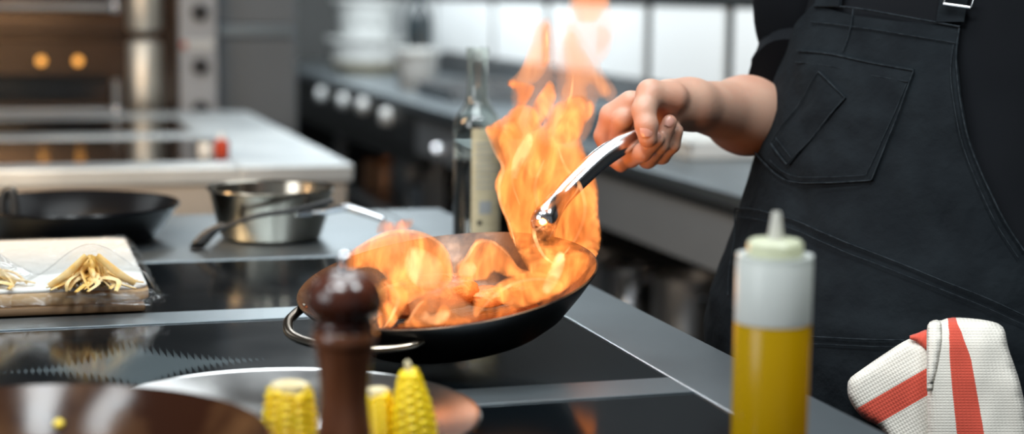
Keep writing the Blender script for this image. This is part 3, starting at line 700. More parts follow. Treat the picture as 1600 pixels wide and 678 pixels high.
# ------------------------------------------------------------------ the flaming frying pan
PC = np.array([0.4562, 1.7299, 0.9832]); PN = np.array([-.1535, -.1016, .9829]); PN /= np.linalg.norm(PN); PR = .164
def panp(px, py, h=0.0):    # where the line of sight meets the plane h above the rim plane
    r_ = ray(px, py); c = PC + PN * h; return C0 + r_ * (((c - C0) @ PN) / (r_ @ PN))
pan = thing('frying_pan', PC - PN * .06, 'black frying pan with flames held over the middle hob', 'frying pan')
OUT = mat('black_pan_outside', (.006, .006, .006), .38, spec=.35)
INN = mat('worn_pan_inside', (.17, .085, .040), .30, .3, var=(.030, .014, .008), vscale=26, lo=.42, hi=.62, rvar=.08, bump=.06, bscale=90)
body = lathe([(0, -.0605), (.098, -.0605), (.108, -.058), (.126, -.046), (.148, -.022), (PR - .0005, -.003), (PR + .0005, 0)], PC, PN, 96)
inner = lathe([(PR + .0005, 0), (PR - .001, .0012), (PR - .003, -.001), (.145, -.021), (.123, -.044), (.104, -.0555), (0, -.0575)], PC, PN, 96)
body = (body[0], body[1][:-1]); inner = (inner[0], [f for f in inner[1] if len(f) < 10])
obj('pan_body', body, OUT, pan); obj('pan_inside', inner, INN, pan)
obj('oil_film', lathe([(0, -.0568), (.100, -.0568), (.1035, -.0555), (.100, -.0545), (0, -.0540)], PC, PN, 72), mat('dark_sauce', (.12, .035, .012), .10, var=(.05, .014, .006), vscale=40, bump=.5, bscale=120), pan)
hp = [panp(847, 362, .0) + np.array([.004, .002, -.012]), at(851, 345, 1.905), at(880, 305, 1.93), at(930, 255, 1.955), at(968, 228, 1.972), at(996, 212, 1.982)]
han = obj('handle', tube(hp, [.0125, .0165, .0125, .0130, .0132, .0105], 48, 24, .72), CHROME, pan)
eh = np.array(hp[-1]); ed = eh - np.array(hp[-2]); ed /= np.linalg.norm(ed)
props(obj('handle_end', tube([eh - ed * .001, eh + ed * .006, eh + ed * .012], [.0100, .0096, .006], 10, 20, .7), mat('copper_tint', (.48, .20, .12), .35, .8), pan), 'copper tinted tip of the handle')
for q in ((843, 368), (858, 364)):
    p = panp(*q); obj('rivet', lathe([(0, 0), (.005, 0), (.005, .003), (0, .0045)], p + (PC - p) / PR * .006 - PN * .012, PC - p, 16), CHROME, pan)
def pan_out(px, py, h, off):    # a point just outside the wall at height h below the rim, towards the viewer
    d = panp(px, py) - PC; d /= np.linalg.norm(d); rr = np.interp(h, [-.0605, -.046, -.022, 0], [.108, .126, .148, .1645]); return PC + d * (rr + off) + PN * h
lp = [pan_out(652, 516, -.016, .000), pan_out(640, 516, -.017, .008), pan_out(610, 515, -.018, .016), pan_out(570, 512, -.016, .028), pan_out(530, 506, -.012, .036), pan_out(495, 497, -.010, .036), pan_out(474, 487, -.008, .024), pan_out(468, 477, -.008, .010), pan_out(467, 470, -.008, .0)]
obj('helper_handle', tube(lp, .0056, 60, 14, .8), mat('worn_steel_loop', (.34, .28, .22), .22, 1.0), pan)

MEAT = mat('seared_meat', (.42, .17, .06), .42, var=(.20, .065, .02), vscale=30, lo=.4, hi=.62, bump=.5, bscale=90, sss=.1)
def chunk(px, py, sx, sy, sz, ang, label, seed):
    c = panp(px, py, -.045); c = c - PN * ((c - PC) @ PN + .0515); u, v, n_ = frame_of(PN)
    a = math.radians(ang); d1 = Rt - PN * (Rt @ PN); d1 /= np.linalg.norm(d1); d2 = np.cross(PN, d1)
    e1 = d1 * math.cos(a) + d2 * math.sin(a); e2 = np.cross(PN, e1); V = []; Fc = []; nu, nv = 56, 28
    for j in range(nv + 1):
        th = math.pi * j / nv
        for i in range(nu):
            ph = 2 * math.pi * i / nu; q = np.array([math.sin(th) * math.cos(ph), math.sin(th) * math.sin(ph), math.cos(th)])
            f_ = 1 + .16 * noise.noise((q[0] * 1.8 + seed, q[1] * 1.8, q[2] * 1.8)) + .05 * noise.noise((q[0] * 6, q[1] * 6 + seed, q[2] * 6))
            x, y, z = q[0] * sx * f_, q[1] * sy * f_, sz * np.sign(q[2]) * abs(q[2]) ** .6 * f_ + sz
            V.append(c + e1 * x + e2 * y + PN * z)
    for j in range(nv):
        for i in range(nu): i2 = (i + 1) % nu; Fc.append((j * nu + i, j * nu + i2, (j + 1) * nu + i2, (j + 1) * nu + i))
    props(obj('meat_piece', (V, Fc), MEAT, loc=c, sharp=False), label, 'meat', 'meat pieces in the pan')
chunk(668, 478, .058, .036, .019, 12, 'large seared meat piece in the middle of the flaming pan', 1)
chunk(762, 468, .026, .020, .010, -20, 'small dark meat piece right of the large one in the pan', 5)
chunk(822, 452, .020, .015, .008, 30, 'small glistening meat piece near the right wall of the pan', 9)

# ------------------------------------------------------------------ the fire
def fire_mat(name, sigma, lo_, hi_, col, scale=30, stretch=(1, 1, .45), dist=1.4):
    """a glowing sooty volume: absorbs sigma per metre and glows at sigma x (lo_..hi_)"""
    m = bpy.data.materials.new(name); m.use_nodes = True; n, l = m.node_tree.nodes, m.node_tree.links; n.clear()
    out = n.new('ShaderNodeOutputMaterial'); em = n.new('ShaderNodeEmission'); em.inputs[0].default_value = (*col, 1)
    ab = n.new('ShaderNodeVolumeAbsorption'); ab.inputs['Color'].default_value = (.25, .12, .04, 1); ab.inputs['Density'].default_value = sigma
    ad = n.new('ShaderNodeAddShader')
    tc = n.new('ShaderNodeTexCoord'); mp = n.new('ShaderNodeMapping'); mp.inputs['Scale'].default_value = stretch
    t = n.new('ShaderNodeTexNoise'); t.inputs['Scale'].default_value = scale; t.inputs['Detail'].default_value = 3; t.inputs['Distortion'].default_value = dist
    r = n.new('ShaderNodeMapRange'); r.inputs[1].default_value = .36; r.inputs[2].default_value = .66; r.inputs[3].default_value = 0; r.inputs[4].default_value = 1
    pw = n.new('ShaderNodeMath'); pw.operation = 'POWER'; pw.inputs[1].default_value = 1.8
    ma = n.new('ShaderNodeMath'); ma.operation = 'MULTIPLY_ADD'; ma.inputs[1].default_value = sigma * (hi_ - lo_); ma.inputs[2].default_value = sigma * lo_
    l.new(tc.outputs['Object'], mp.inputs[0]); l.new(mp.outputs[0], t.inputs['Vector']); l.new(t.outputs[0], r.inputs[0]); l.new(r.outputs[0], pw.inputs[0]); l.new(pw.outputs[0], ma.inputs[0])
    l.new(ma.outputs[0], em.inputs[1]); l.new(em.outputs[0], ad.inputs[0]); l.new(ab.outputs[0], ad.inputs[1]); l.new(ad.outputs[0], out.inputs['Volume'])
    return m
ORANGE = (1.0, .31, .075)
F_MAIN = fire_mat('flame_orange', 36, .50, 3.6, ORANGE, 28, (1, 1, .42), 2.4)
F_DEEP = fire_mat('flame_deep', 28, .5, 2.6, (1.0, .265, .05), 32, (1, 1, .4), 2.2)
F_PALE = fire_mat('flame_pale', 16, .8, 1.9, (1.0, .40, .16), 36, (1, 1, .4), 1.6)
F_HAZE = fire_mat('flame_haze', 9, .9, 1.3, (1.0, .46, .26), 24, (1, 1, .4), 1.2)
F_HOT = fire_mat('flame_hot', 60, 1.5, 4.2, (1.0, .46, .20))
fire = thing('flame', PC - PN * .05, 'tall orange fire leaping out of the black frying pan', 'fire')
FD = 1.82
def tongue(poly, m, D=FD, T=.022, w=26, step=6, wob=.02, seed=1):
    g, _ = inflate(poly, D, T, w, step, True, wob, seed)
    return obj('flame_tongue', g, m, fire)
# left dome
tongue([(528, 412), (540, 396), (558, 384), (580, 372), (602, 363), (628, 358), (652, 360), (676, 368), (694, 383), (705, 402), (709, 424), (706, 440), (690, 450), (664, 462), (648, 470), (634, 476), (622, 466), (614, 452), (604, 436), (592, 424), (572, 418), (550, 424), (536, 424)], F_MAIN, 1.80, .030, 34, seed=2)
tongue([(640, 385), (665, 390), (688, 405), (694, 428), (684, 446), (662, 452), (642, 440), (630, 415)], F_HOT, 1.762, .0055, 34, seed=3)
tongue([(600, 432), (622, 440), (640, 455), (638, 475), (626, 495), (612, 512), (592, 513), (588, 495), (592, 470), (590, 450)], F_MAIN, 1.74, .016, 16, seed=4)
# over the meat
tongue([(636, 462), (660, 452), (684, 440), (702, 434), (712, 450), (722, 464), (742, 478), (752, 494), (740, 505), (700, 509), (650, 512), (630, 510), (640, 490)], F_PALE, 1.70, .020, 20, seed=5)
tongue([(628, 508), (644, 488), (655, 470), (668, 464), (672, 480), (664, 495), (680, 486), (692, 474), (704, 480), (716, 492), (738, 500), (730, 507), (690, 510), (650, 513)], F_MAIN, 1.68, .010, 12, seed=6)
tongue([(560, 392), (590, 376), (625, 368), (650, 374), (640, 392), (612, 400), (585, 404), (568, 408)], F_PALE, 1.76, .010, 14, seed=23)
tongue([(654, 498), (664, 484), (676, 492), (690, 482), (704, 488), (698, 502), (676, 508)], F_HOT, 1.66, .006, 9, seed=24)
tongue([(716, 430), (722, 412), (738, 408), (746, 420), (738, 432)], F_HOT, 1.755, .008, 10, seed=25)
# small wisp behind
tongue([(587, 366), (590, 348), (602, 342), (616, 346), (628, 341), (648, 341), (646, 354), (634, 362), (612, 366)], F_DEEP, 1.90, .014, 14, seed=7)
# curl in the middle
tongue([(709, 434), (711, 414), (725, 402), (738, 382), (746, 372), (766, 374), (786, 384), (800, 402), (812, 418), (832, 424), (846, 432), (820, 440), (800, 436), (784, 430), (770, 426), (762, 438), (740, 440), (720, 440)], F_MAIN, 1.78, .020, 22, seed=8)
# diagonal sheet to the right
tongue([(738, 478), (752, 462), (772, 446), (796, 432), (830, 424), (862, 428), (884, 444), (868, 462), (840, 474), (812, 482), (792, 480), (780, 472), (766, 476), (752, 490), (742, 498)], F_MAIN, 1.73, .018, 18, seed=9)
# main body of the fire: its back leans behind the pan handle, its foot stands in the pan
def lean(off=0.0): return lambda p: float(np.interp(p[1], [330, 372, 400, 430, 465], [1.968, 1.945, 1.87, 1.81, 1.75])) + off
tongue([(796, 366), (790, 346), (782, 326), (776, 306), (772, 288), (778, 270), (782, 260), (776, 244), (766, 222), (757, 200), (768, 192), (786, 182), (800, 168), (822, 162), (838, 172), (846, 196), (856, 178), (872, 158), (900, 160), (908, 176), (906, 204), (914, 232), (926, 262), (936, 296), (936, 330), (940, 366), (936, 394), (922, 416), (900, 440), (876, 458), (850, 462), (836, 440), (824, 420), (808, 392)], F_MAIN, lean(), .030, 40, seed=10)
tongue([(780, 292), (788, 270), (802, 262), (818, 240), (822, 262), (836, 276), (850, 262), (862, 280), (856, 310), (842, 336), (836, 362), (826, 396), (812, 386), (800, 352), (788, 322)], F_DEEP, lean(-.06), .014, 22, seed=11)
tongue([(868, 300), (884, 280), (902, 290), (918, 300), (928, 330), (922, 366), (904, 396), (880, 408), (858, 400), (852, 372), (862, 340)], F_DEEP, lean(-.05), .014, 22, seed=31)
tongue([(790, 226), (800, 204), (816, 192), (836, 206), (842, 226), (832, 250), (814, 262), (798, 254)], F_PALE, 1.90, .012, 18, seed=32)
tongue([(862, 226), (874, 206), (892, 200), (904, 220), (912, 250), (902, 270), (884, 262), (870, 250)], F_PALE, 1.90, .012, 18, seed=33)
tongue([(846, 452), (858, 420), (872, 392), (884, 400), (880, 424), (868, 448), (856, 460)], F_HOT, lean(-.07), .010, 10, seed=26)
tongue([(800, 250), (812, 226), (826, 206), (834, 216), (828, 240), (814, 262), (806, 290), (798, 280)], F_HOT, lean(-.05), .009, 9, seed=27)
# upper orange lobes
tongue([(787, 130), (800, 122), (820, 128), (836, 134), (832, 150), (822, 165), (812, 190), (818, 214), (800, 220), (790, 200), (798, 176), (806, 156), (800, 140)], F_DEEP, 1.83, .016, 14, seed=12)
tongue([(834, 158), (846, 140), (858, 124), (868, 134), (870, 152), (862, 176), (848, 198), (826, 206), (822, 190)], F_MAIN, 1.83, .014, 14, seed=13)
tongue([(886, 152), (900, 146), (916, 150), (930, 162), (928, 178), (916, 194), (908, 214), (886, 226), (866, 222), (868, 196), (878, 172)], F_MAIN, 1.83, .016, 16, seed=14)
tongue([(846, 42), (850, 34), (858, 34), (861, 60), (860, 98), (852, 108), (844, 100), (844, 70)], F_DEEP, 1.84, .010, 10, seed=15)
# pale high wisps
tongue([(790, 130), (808, 112), (822, 84), (832, 56), (836, 40), (852, 32), (862, 44), (860, 80), (856, 108), (838, 130), (812, 138)], F_PALE, 1.85, .020, 26, seed=16)
tongue([(872, 200), (874, 150), (882, 120), (878, 82), (880, 60), (890, 46), (902, 54), (918, 82), (934, 108), (950, 128), (957, 144), (948, 154), (936, 150), (926, 134), (918, 136), (920, 152), (912, 180), (896, 206)], F_PALE, 1.85, .024, 30, seed=17)
tongue([(892, 4), (894, -20), (920, -44), (950, -20), (953, 4), (946, 18), (936, 32), (924, 38), (904, 36), (895, 20)], F_PALE, 1.86, .024, 18, seed=18)
tongue([(932, 36), (948, 42), (957, 56), (952, 70), (940, 84), (932, 92), (928, 76), (930, 56)], F_PALE, 1.86, .010, 10, seed=19)
tongue([(796, 150), (812, 110), (826, 70), (838, 34), (860, 26), (872, 70), (868, 130), (860, 176), (840, 200), (812, 196)], F_HAZE, 1.87, .026, 30, seed=40)
tongue([(858, 206), (864, 140), (866, 90), (876, 48), (896, 34), (922, 70), (946, 112), (966, 142), (956, 162), (936, 156), (930, 190), (914, 222), (888, 234)], F_HAZE, 1.87, .030, 34, seed=41)
tongue([(880, 46), (884, 6), (896, -30), (950, -30), (958, 8), (962, 50), (954, 84), (934, 104), (918, 80)], F_HAZE, 1.88, .022, 28, seed=42)
# right side in the pan
tongue([(830, 424), (850, 410), (880, 400), (906, 390), (922, 400), (916, 424), (896, 444), (872, 462), (842, 474), (814, 478), (800, 466), (812, 446)], F_DEEP, 1.78, .016, 22, seed=20)
# low licks along the near edge of the pan
tongue([(612, 512), (640, 500), (668, 502), (700, 496), (742, 490), (762, 478), (790, 476), (812, 480), (798, 492), (752, 502), (700, 509), (640, 513)], F_DEEP, 1.665, .008, 9, step=5, seed=21)
def filament(pts, D, r, m=F_HOT):
    obj('flame_streak', tube([at(x, y, (D if D else lean(-.035)((x, y))) + .012 * math.sin(i * 1.7)) for i, (x, y) in enumerate(pts)], [r * .4, r, r * .8, r * .3], 40, 8), m, fire)
for pts, D, rr in [([(540, 404), (570, 380), (606, 364), (640, 361), (672, 370), (694, 388), (704, 412)], 1.78, .0026), ([(600, 440), (622, 462), (614, 490), (600, 512)], 1.72, .0026), ([(712, 432), (728, 404), (745, 380), (770, 378), (796, 400)], 1.76, .0024),
                   ([(757, 200), (772, 236), (786, 262), (780, 288), (782, 318), (796, 350), (806, 385)], None, .0026), ([(830, 170), (826, 200), (808, 240), (800, 280), (812, 320)], None, .0028), ([(872, 230), (884, 262), (906, 290), (914, 330), (900, 372), (870, 410)], None, .0028),
                   ([(850, 250), (836, 290), (842, 330), (834, 362), (850, 400), (880, 420)], None, .0030), ([(744, 494), (772, 462), (806, 442), (846, 436), (878, 446)], 1.71, .0022),
                   ([(636, 505), (652, 480), (662, 470)], 1.67, .0020), ([(852, 96), (855, 70), (853, 44)], 1.83, .0022), ([(880, 180), (892, 150), (896, 110)], 1.84, .0022)]:
    filament(pts, D, rr)
fl = bpy.data.lights.new('fire_glow', 'POINT'); fl.energy = 1.6; fl.color = (1, .45, .12); fl.shadow_soft_size = .05
fo = bpy.data.objects.new('fire_glow', fl); COL.objects.link(fo); fo.location = tuple(at(800, 400, 1.80))

# ------------------------------------------------------------------ the cook
PHI = math.radians(35)
fac = -math.cos(PHI) * Fh - math.sin(PHI) * Rt; lat = -math.cos(PHI) * Rt + math.sin(PHI) * Fh
# rows: image row, left outline, axis column, axis depth
rows = [(-180, 1330, 1490, 2.13), (-120, 1275, 1486, 2.12), (-60, 1258, 1482, 2.11), (0, 1247, 1478, 2.10), (100, 1217, 1472, 2.095), (200, 1190, 1462, 2.09), (300, 1162, 1450, 2.08), (400, 1130, 1437, 2.07), (450, 1118, 1430, 2.065), (480, 1106, 1427, 2.06), (530, 1096, 1424, 2.06), (620, 1098, 1424, 2.06), (800, 1110, 1424, 2.06)]
tz = []; tcx = []; ta = []
for y, lx, cx, D in rows:
    p = at(cx, y, D); tz.append(p[2]); tcx.append(p[:2]); ta.append((cx - lx) * D / FPX / math.sqrt(math.cos(PHI) ** 2 + .52 * math.sin(PHI) ** 2) - .026)
order = np.argsort(tz); tz = np.array(tz)[order]; tcx = np.array(tcx)[order]; ta = np.array(ta)[order]
def torso(z):
    return np.array([np.interp(z, tz, tcx[:, 0]), np.interp(z, tz, tcx[:, 1])]), np.interp(z, tz, ta)
def surf(th, z, off=0.0):
    c, a = torso(z); b = a * .72
    d = fac * math.cos(th) * (b + off) + lat * math.sin(th) * (a + off); return np.array([c[0] + d[0], c[1] + d[1], z])
def hit(px, py, off=0.0):
    """first point of the torso surface (grown by off) on the line of sight"""
    r_ = ray(px, py); best = None
    for D in np.arange(1.55, 2.4, .004):
        p = C0 + r_ * D; c, a = torso(p[2]); q = p[:2] - c; x, y = q @ lat[:2], q @ fac[:2]
        g = (x / (a + off)) ** 2 + (y / (a * .72 + off)) ** 2
        if best is None or g < best[0]: best = (g, D, x, y, a, p)
        if g <= 1: break
    g, D, x, y, a, p = best
    if g <= 1:
        d0, d1 = D - .004, D
        for _ in range(14):
            D = (d0 + d1) / 2; p = C0 + r_ * D; c, a = torso(p[2]); q = p[:2] - c; x, y = q @ lat[:2], q @ fac[:2]
            if (x / (a + off)) ** 2 + (y / (a * .72 + off)) ** 2 <= 1: d1 = D
            else: d0 = D
    return p, math.atan2(x / (a + off), y / (a * .72 + off)), D
SKIN = mat('skin', (.60, .36, .26), .45, var=(.56, .285, .20), vscale=22, lo=.40, hi=.75, sss=.18, bump=.05, bscale=260, detail=3)
SHIRT = mat('black_tshirt', (.0050, .0058, .0075), .9, bump=.08, bscale=900, spec=.12)
APRON = mat('black_denim', (.0060, .0082, .0105), .9, var=(.0105, .0142, .0172), vscale=24, lo=.38, hi=.82, bump=.7, bscale=48, spec=.12, detail=9)
SEAM = mat('faded_seam', (.024, .030, .035), .9, var=(.008, .011, .014), vscale=140, spec=.1)
TROU = mat('navy_trousers', (.010, .014, .022), .85, bump=.2, bscale=500)
gx, gy = torso(0.9)[0]
# body: torso, legs, head and far arm as one surface, plus the near arm and hand
sh = np.array([*torso(1.40)[0], 1.415]); shR = sh + lat * .185; shL = sh - lat * .185
elR = at(1256, 198, 2.31); 
hipc = np.array([*torso(.90)[0], .90]); hipR = hipc + lat * .095; hipL = hipc - lat * .095
knR = np.array([*(hipR + fac * .03)[:2], .48]); knL = np.array([*(hipL + fac * .01)[:2], .48])
anR = np.array([*(hipR)[:2], .075]); anL = np.array([*(hipL - fac * .03)[:2], .075])
ch = np.array([*torso(1.2)[0], 1.2]); wa = np.array([*torso(1.0)[0], 1.0])
neck = sh + Zv * .075; head = sh + Zv * .235 + fac * .03
elL = shL - lat * .06 - Zv * .30 - fac * .02; wrL = elL + fac * .14 - Zv * .20; 
def ell(P, c, ax, k=1):
    q = P - c; x = q @ lat / ax[0]; y = q @ fac / ax[1]; z = q[:, 2] / ax[2]; d = np.sqrt(x * x + y * y + z * z); return (d - 1) * min(ax)
def body_sdf(P):
    d = ell(P, ch, (.155, .095, .21)); d = smin(d, ell(P, wa, (.175, .12, .20)), .05); d = smin(d, ell(P, hipc, (.17, .12, .13)), .05)
    d = smin(d, cap_sdf(P, shR - lat * .03 - Zv * .02, shL + lat * .03 - Zv * .02, .046, .046), .04); d = smin(d, cap_sdf(P, sh, neck + fac * .01, .06, .055), .03)
    for h_, k_, a_ in ((hipR, knR, anR), (hipL, knL, anL)):
        d = smin(d, cap_sdf(P, h_, k_, .092, .058), .03); d = smin(d, cap_sdf(P, k_, a_, .056, .036), .02)
        d = smin(d, cap_sdf(P, a_ - Zv * .035 - fac * .03, a_ - Zv * .045 + fac * .14, .038, .030), .02)
    d = smin(d, ell(P, head + Zv * .03, (.076, .095, .105)), .02); d = smin(d, ell(P, head + fac * .03 - Zv * .045, (.052, .062, .062)), .03)
    d = smin(d, cap_sdf(P, head + fac * .10 + Zv * .02, head + fac * .118 - Zv * .02, .008, .013), .012)
    for s_ in (-1, 1): d = smin(d, ell(P, head + lat * s_ * .078, (.010, .02, .03)), .006)
    d = smin(d, cap_sdf(P, shR - Zv * .02, elR, .042, .040), .02)
    d = smin(d, cap_sdf(P, shL, elL, .048, .040), .02); d = smin(d, cap_sdf(P, elL, wrL, .042, .028), .02)
    hand = wrL + fac * .03 - Zv * .05
    d = smin(d, cap_sdf(P, wrL, hand, .028, .034), .02)
    for i in range(4):
        b_ = hand + fac * (.03 - .02 * i) - Zv * .02; t_ = b_ - Zv * (.065 - .008 * abs(i - 1)) + lat * .02 + fac * .012; d = smin(d, cap_sdf(P, b_, t_, .0105, .009), .006)
    d = smin(d, cap_sdf(P, hand + fac * .03, hand + fac * .065 - Zv * .035, .013, .010), .008)
    return d
lo = np.array([gx - .40, gy - .40, -.01]); hi = np.array([gx + .48, gy + .48, 1.80])
bodyg = surface_nets(body_sdf, lo, hi, .014)
HD = 1.985
def hpt(px, py, dd): return at(px, py, HD + dd)
HS = HD / FPX
def chain(P, pts, k=.004):
    d = None
    for a, b in zip(pts, pts[1:]):
        e = cap_sdf(P, hpt(*a[:3]), hpt(*b[:3]), a[3] * HS, b[3] * HS); d = e if d is None else smin(d, e, k)
    return d
FINGERS = [
    [(985, 160, .008, 19), (955, 180, .018, 18), (944, 212, .030, 16), (954, 243, .030, 14), (970, 257, .018, 12.5)],          # index, behind the handle and out below
    [(992, 166, .010, 19), (972, 186, .004, 16.5), (968, 214, .022, 16), (985, 246, .018, 15.5), (1004, 238, -.014, 14.5), (1026, 217, -.022, 12.5)],   # middle
    [(1010, 172, .026, 19), (996, 205, .040, 16), (1012, 247, .030, 16), (1030, 226, -.006, 14.5), (1046, 191, -.014, 12)],       # ring
    [(1032, 180, .038, 18), (1022, 225, .046, 14), (1034, 243, .030, 13.5), (1050, 226, .010, 12.5), (1057, 204, .002, 11)]]     # little
THUMB = [(1052, 152, -.004, 24), (1016, 146, -.018, 21), (1006, 172, -.030, 18), (1010, 196, -.036, 17), (1012, 216, -.035, 14.5)]
def arm_sdf(P):
    d = cap_sdf(P, elR + (shR - elR) * .40, elR, .043, .045)
    d = smin(d, cap_sdf(P, elR, hpt(1165, 180, .165), .050, .046), .03)
    d = smin(d, cap_sdf(P, hpt(1165, 180, .165), hpt(1078, 163, .045), .044, .0285), .03)
    d = smin(d, cap_sdf(P, hpt(1078, 163, .045), hpt(1045, 162, .020), .0285, .0290), .02)
    palm = smin(cap_sdf(P, hpt(1050, 162, .020), hpt(1000, 166, .014), 31 * HS, 24 * HS), cap_sdf(P, hpt(1045, 172, .03), hpt(1020, 190, .035), 29 * HS, 24 * HS), .012)
    d = smin(d, palm, .012)
    d = smin(d, chain(P, THUMB, .006), .007)
    f = None
    for F_ in FINGERS:
        e = chain(P, F_); f = e if f is None else smin(f, e, .0016)
    return smin(d, f, .0042)
ap = np.array([elR, elR + (shR - elR) * .5, hpt(930, 130, .05), hpt(935, 275, -.05), hpt(1070, 140, .08), hpt(1060, 260, -.05)])
armg = surface_nets(arm_sdf, ap.min(0) - .06, ap.max(0) + .06, .0023)
person = obj('person', join(bodyg, armg), SKIN, loc=(gx, gy, 0), sharp=False)
props(person, 'cook in black apron and rolled sleeve holding the flaming pan by its handle', 'person')
NAIL = mat('nail', (.66, .36, .29), .25)
def nail(px, py, D, ax, w, h_):
    c = at(px, py, D); t = IX * ax[0] - IY * ax[1]; t /= np.linalg.norm(t); sd_ = np.cross(FW, t)
    G = np.zeros((7, 7, 3))
    for j in range(7):
        for i in range(7):
            u, v = i / 3 - 1, j / 3 - 1; k_ = math.sqrt(max(0, 1 - .5 * (v * v if v < 0 else v * v)))
            G[j, i] = c + sd_ * u * w * k_ + t * v * h_ + FW * (.35 * w * u * u + .15 * h_ * v * v)
    obj('fingernail', sheet(G, -.0006), NAIL, person)
nail(1010, 203, HD - .0492, (.05, 1), .0072, .0076)
nail(1025, 214, HD - .0322, (.7, -.7), .0048, .0056)
nail(1046, 190, HD - .0238, (.4, -.9), .0048, .0056)
# hair
def hair_sdf(P):
    d = ell(P, head + Zv * .045 - fac * .012, (.086, .102, .108)); cut = (P - (head + Zv * .04 + fac * .05)) @ (fac * .75 - Zv * .5)
    return np.maximum(d, cut)
obj('hair', surface_nets(hair_sdf, head - .16, head + .19, .008), mat('dark_hair', (.02, .014, .01), .5), person)
# T-shirt
V = []; Fc = []; zs_ = np.concatenate([np.linspace(.86, 1.34, 40), np.linspace(1.355, 1.475, 10)]); NS = 72
for k_, z in enumerate(zs_):
    for i in range(NS):
        th = 2 * math.pi * i / NS
        if z <= 1.345: p = surf(th, z, .0)
        else:
            t = (z - 1.345) / .13; c, a = torso(1.345); cc = c * (1 - t) + (sh[:2]) * t
            aa = min(a, .205) * (1 - t ** 4) + .072 * t ** 4 + (a - min(a, .205)) * (1 - t) ** 2; bb = a * .72 * (1 - t ** 1.3) + .075 * t ** 1.3
            d = fac * math.cos(th) * bb + lat * math.sin(th) * aa; p = np.array([cc[0] + d[0], cc[1] + d[1], z])
        n_ = .006 * noise.noise((p[0] * 9, p[1] * 9, p[2] * 7)) + .003 * noise.noise((p[0] * 22, p[1] * 22, p[2] * 14))
        d = p - np.array([*torso(z)[0], z]); V.append(p + d / np.linalg.norm(d) * n_)
for k_ in range(len(zs_) - 1):
    for i in range(NS): j = (i + 1) % NS; Fc.append((k_ * NS + i, k_ * NS + j, (k_ + 1) * NS + j, (k_ + 1) * NS + i))
sR = shR + Zv * .0
cuff = at(1252, 110, 2.21)
sleeveR = tube([shR - lat * .09 - Zv * .005, shR - lat * .015 - Zv * .01, shR * .5 + cuff * .5 + lat * .010, at(1262, 60, 2.235), at(1256, 98, 2.215), at(1243, 124, 2.185)], [.066, .074, .070, .066, .063, .060], 36, 28)
hemR = tube([at(1252, 106, 2.208), at(1247, 116, 2.196), at(1241, 127, 2.181)], [.0630, .0650, .0625], 8, 28)
sleeveL = tube([shL + lat * .09 - Zv * .005, shL + lat * .015 - Zv * .01, shL * .65 + elL * .35, shL * .3 + elL * .7], [.066, .076, .072, .068], 28, 28)
def crumple(g, amp, fr_):
    out = []
    for v in g[0]:
        v = np.asarray(v); n_ = amp * noise.noise(tuple(v * fr_)); out.append(v + n_ * np.array([.6, -.6, .3]))
    return out, g[1]
shirt = obj('t_shirt', join((V, Fc), crumple(sleeveR, .010, 16), crumple(sleeveL, .008, 16)), SHIRT, person)
obj('sleeve_hem', crumple(hemR, .006, 20), SHIRT, shirt)
# trousers and shoes
def leg_tube(h_, k_, a_): return tube([h_ + Zv * .02, (h_ + k_) / 2, k_, (k_ + a_) / 2, a_ + Zv * .0], [.115, .100, .080, .072, .068], 30, 28)
hipg = []
V = []; Fc = []
for k_, z in enumerate(np.linspace(.80, .98, 10)):
    for i in range(48): V.append(surf(2 * math.pi * i / 48, z, -.004))
for k_ in range(9):
    for i in range(48): j = (i + 1) % 48; Fc.append((k_ * 48 + i, k_ * 48 + j, (k_ + 1) * 48 + j, (k_ + 1) * 48 + i))
Fc.append(tuple(range(48))[::-1])
obj('trousers', join((V, Fc), crumple(leg_tube(hipR, knR, anR), .008, 12), crumple(leg_tube(hipL, knL, anL), .008, 12)), TROU, person)
for a_ in (anR, anL): obj('shoe', tube([a_ - fac * .085 - Zv * .035, a_ - Zv * .03, a_ + fac * .09 - Zv * .038, a_ + fac * .17 - Zv * .042], [.030, .046, .042, .026], 24, 20, .85), BLACKM, person)
# apron
def wrinkle(p, k_=1.0):
    return k_ * (.0085 * noise.noise((p[0] * 7 + p[2] * 4, p[1] * 7, p[2] * 9)) + .0050 * noise.noise((p[0] * 20, p[1] * 20 - p[2] * 12, p[2] * 16)) + .0008 * noise.noise((p[0] * 48, p[1] * 48, p[2] * 30)))
AO = .012
def apt(th, z, off): 
    p = surf(th, z, off); c = np.array([*torso(z)[0], z]); d = p - c; d /= np.linalg.norm(d); return p + d * wrinkle(p), d
def ahit(px, py, off):
    p, th, D = hit(px, py, off); q, d = apt(th, p[2], off); return q
redge = [(1500, 40), (1496, 90), (1501, 150), (1512, 210), (1534, 270), (1566, 335), (1602, 392)]
rz = []; rth = []
for q in redge: p, th, D = hit(*q, AO); rz.append(p[2]); rth.append(th)
rz += [rz[-1] - .06, .60, .45]; rth += [rth[-1] - .25, rth[-1] - .7, rth[-1] - .7]
o_ = np.argsort(rz); rz = np.array(rz)[o_]; rth = np.array(rth)[o_]
pl_, thl, _ = hit(1274, 6, AO); pr_, thr, _ = hit(1500, 40, AO)
ns, nt = 90, 120; G = np.zeros((nt, ns, 3)); N = np.zeros((nt, ns, 3))
for j in range(nt):
    for i in range(ns):
        s_, t = i / (ns - 1), j / (nt - 1)
        zt = pr_[2] + (pl_[2] - pr_[2]) * s_ - .004 * math.sin(math.pi * s_); z = zt + (.45 - zt) * t ** 1.15
        ra = np.interp(z, rz, rth); la = np.interp(z, [.45, .95, 1.10, 1.22, pl_[2]], [2.0, 1.95, 1.75, 1.25, thl])
        p, d = apt(ra + (la - ra) * s_, z, AO); G[j, i] = p; N[j, i] = d
apron = obj('apron', sheet(G, .0035, N), APRON, person)
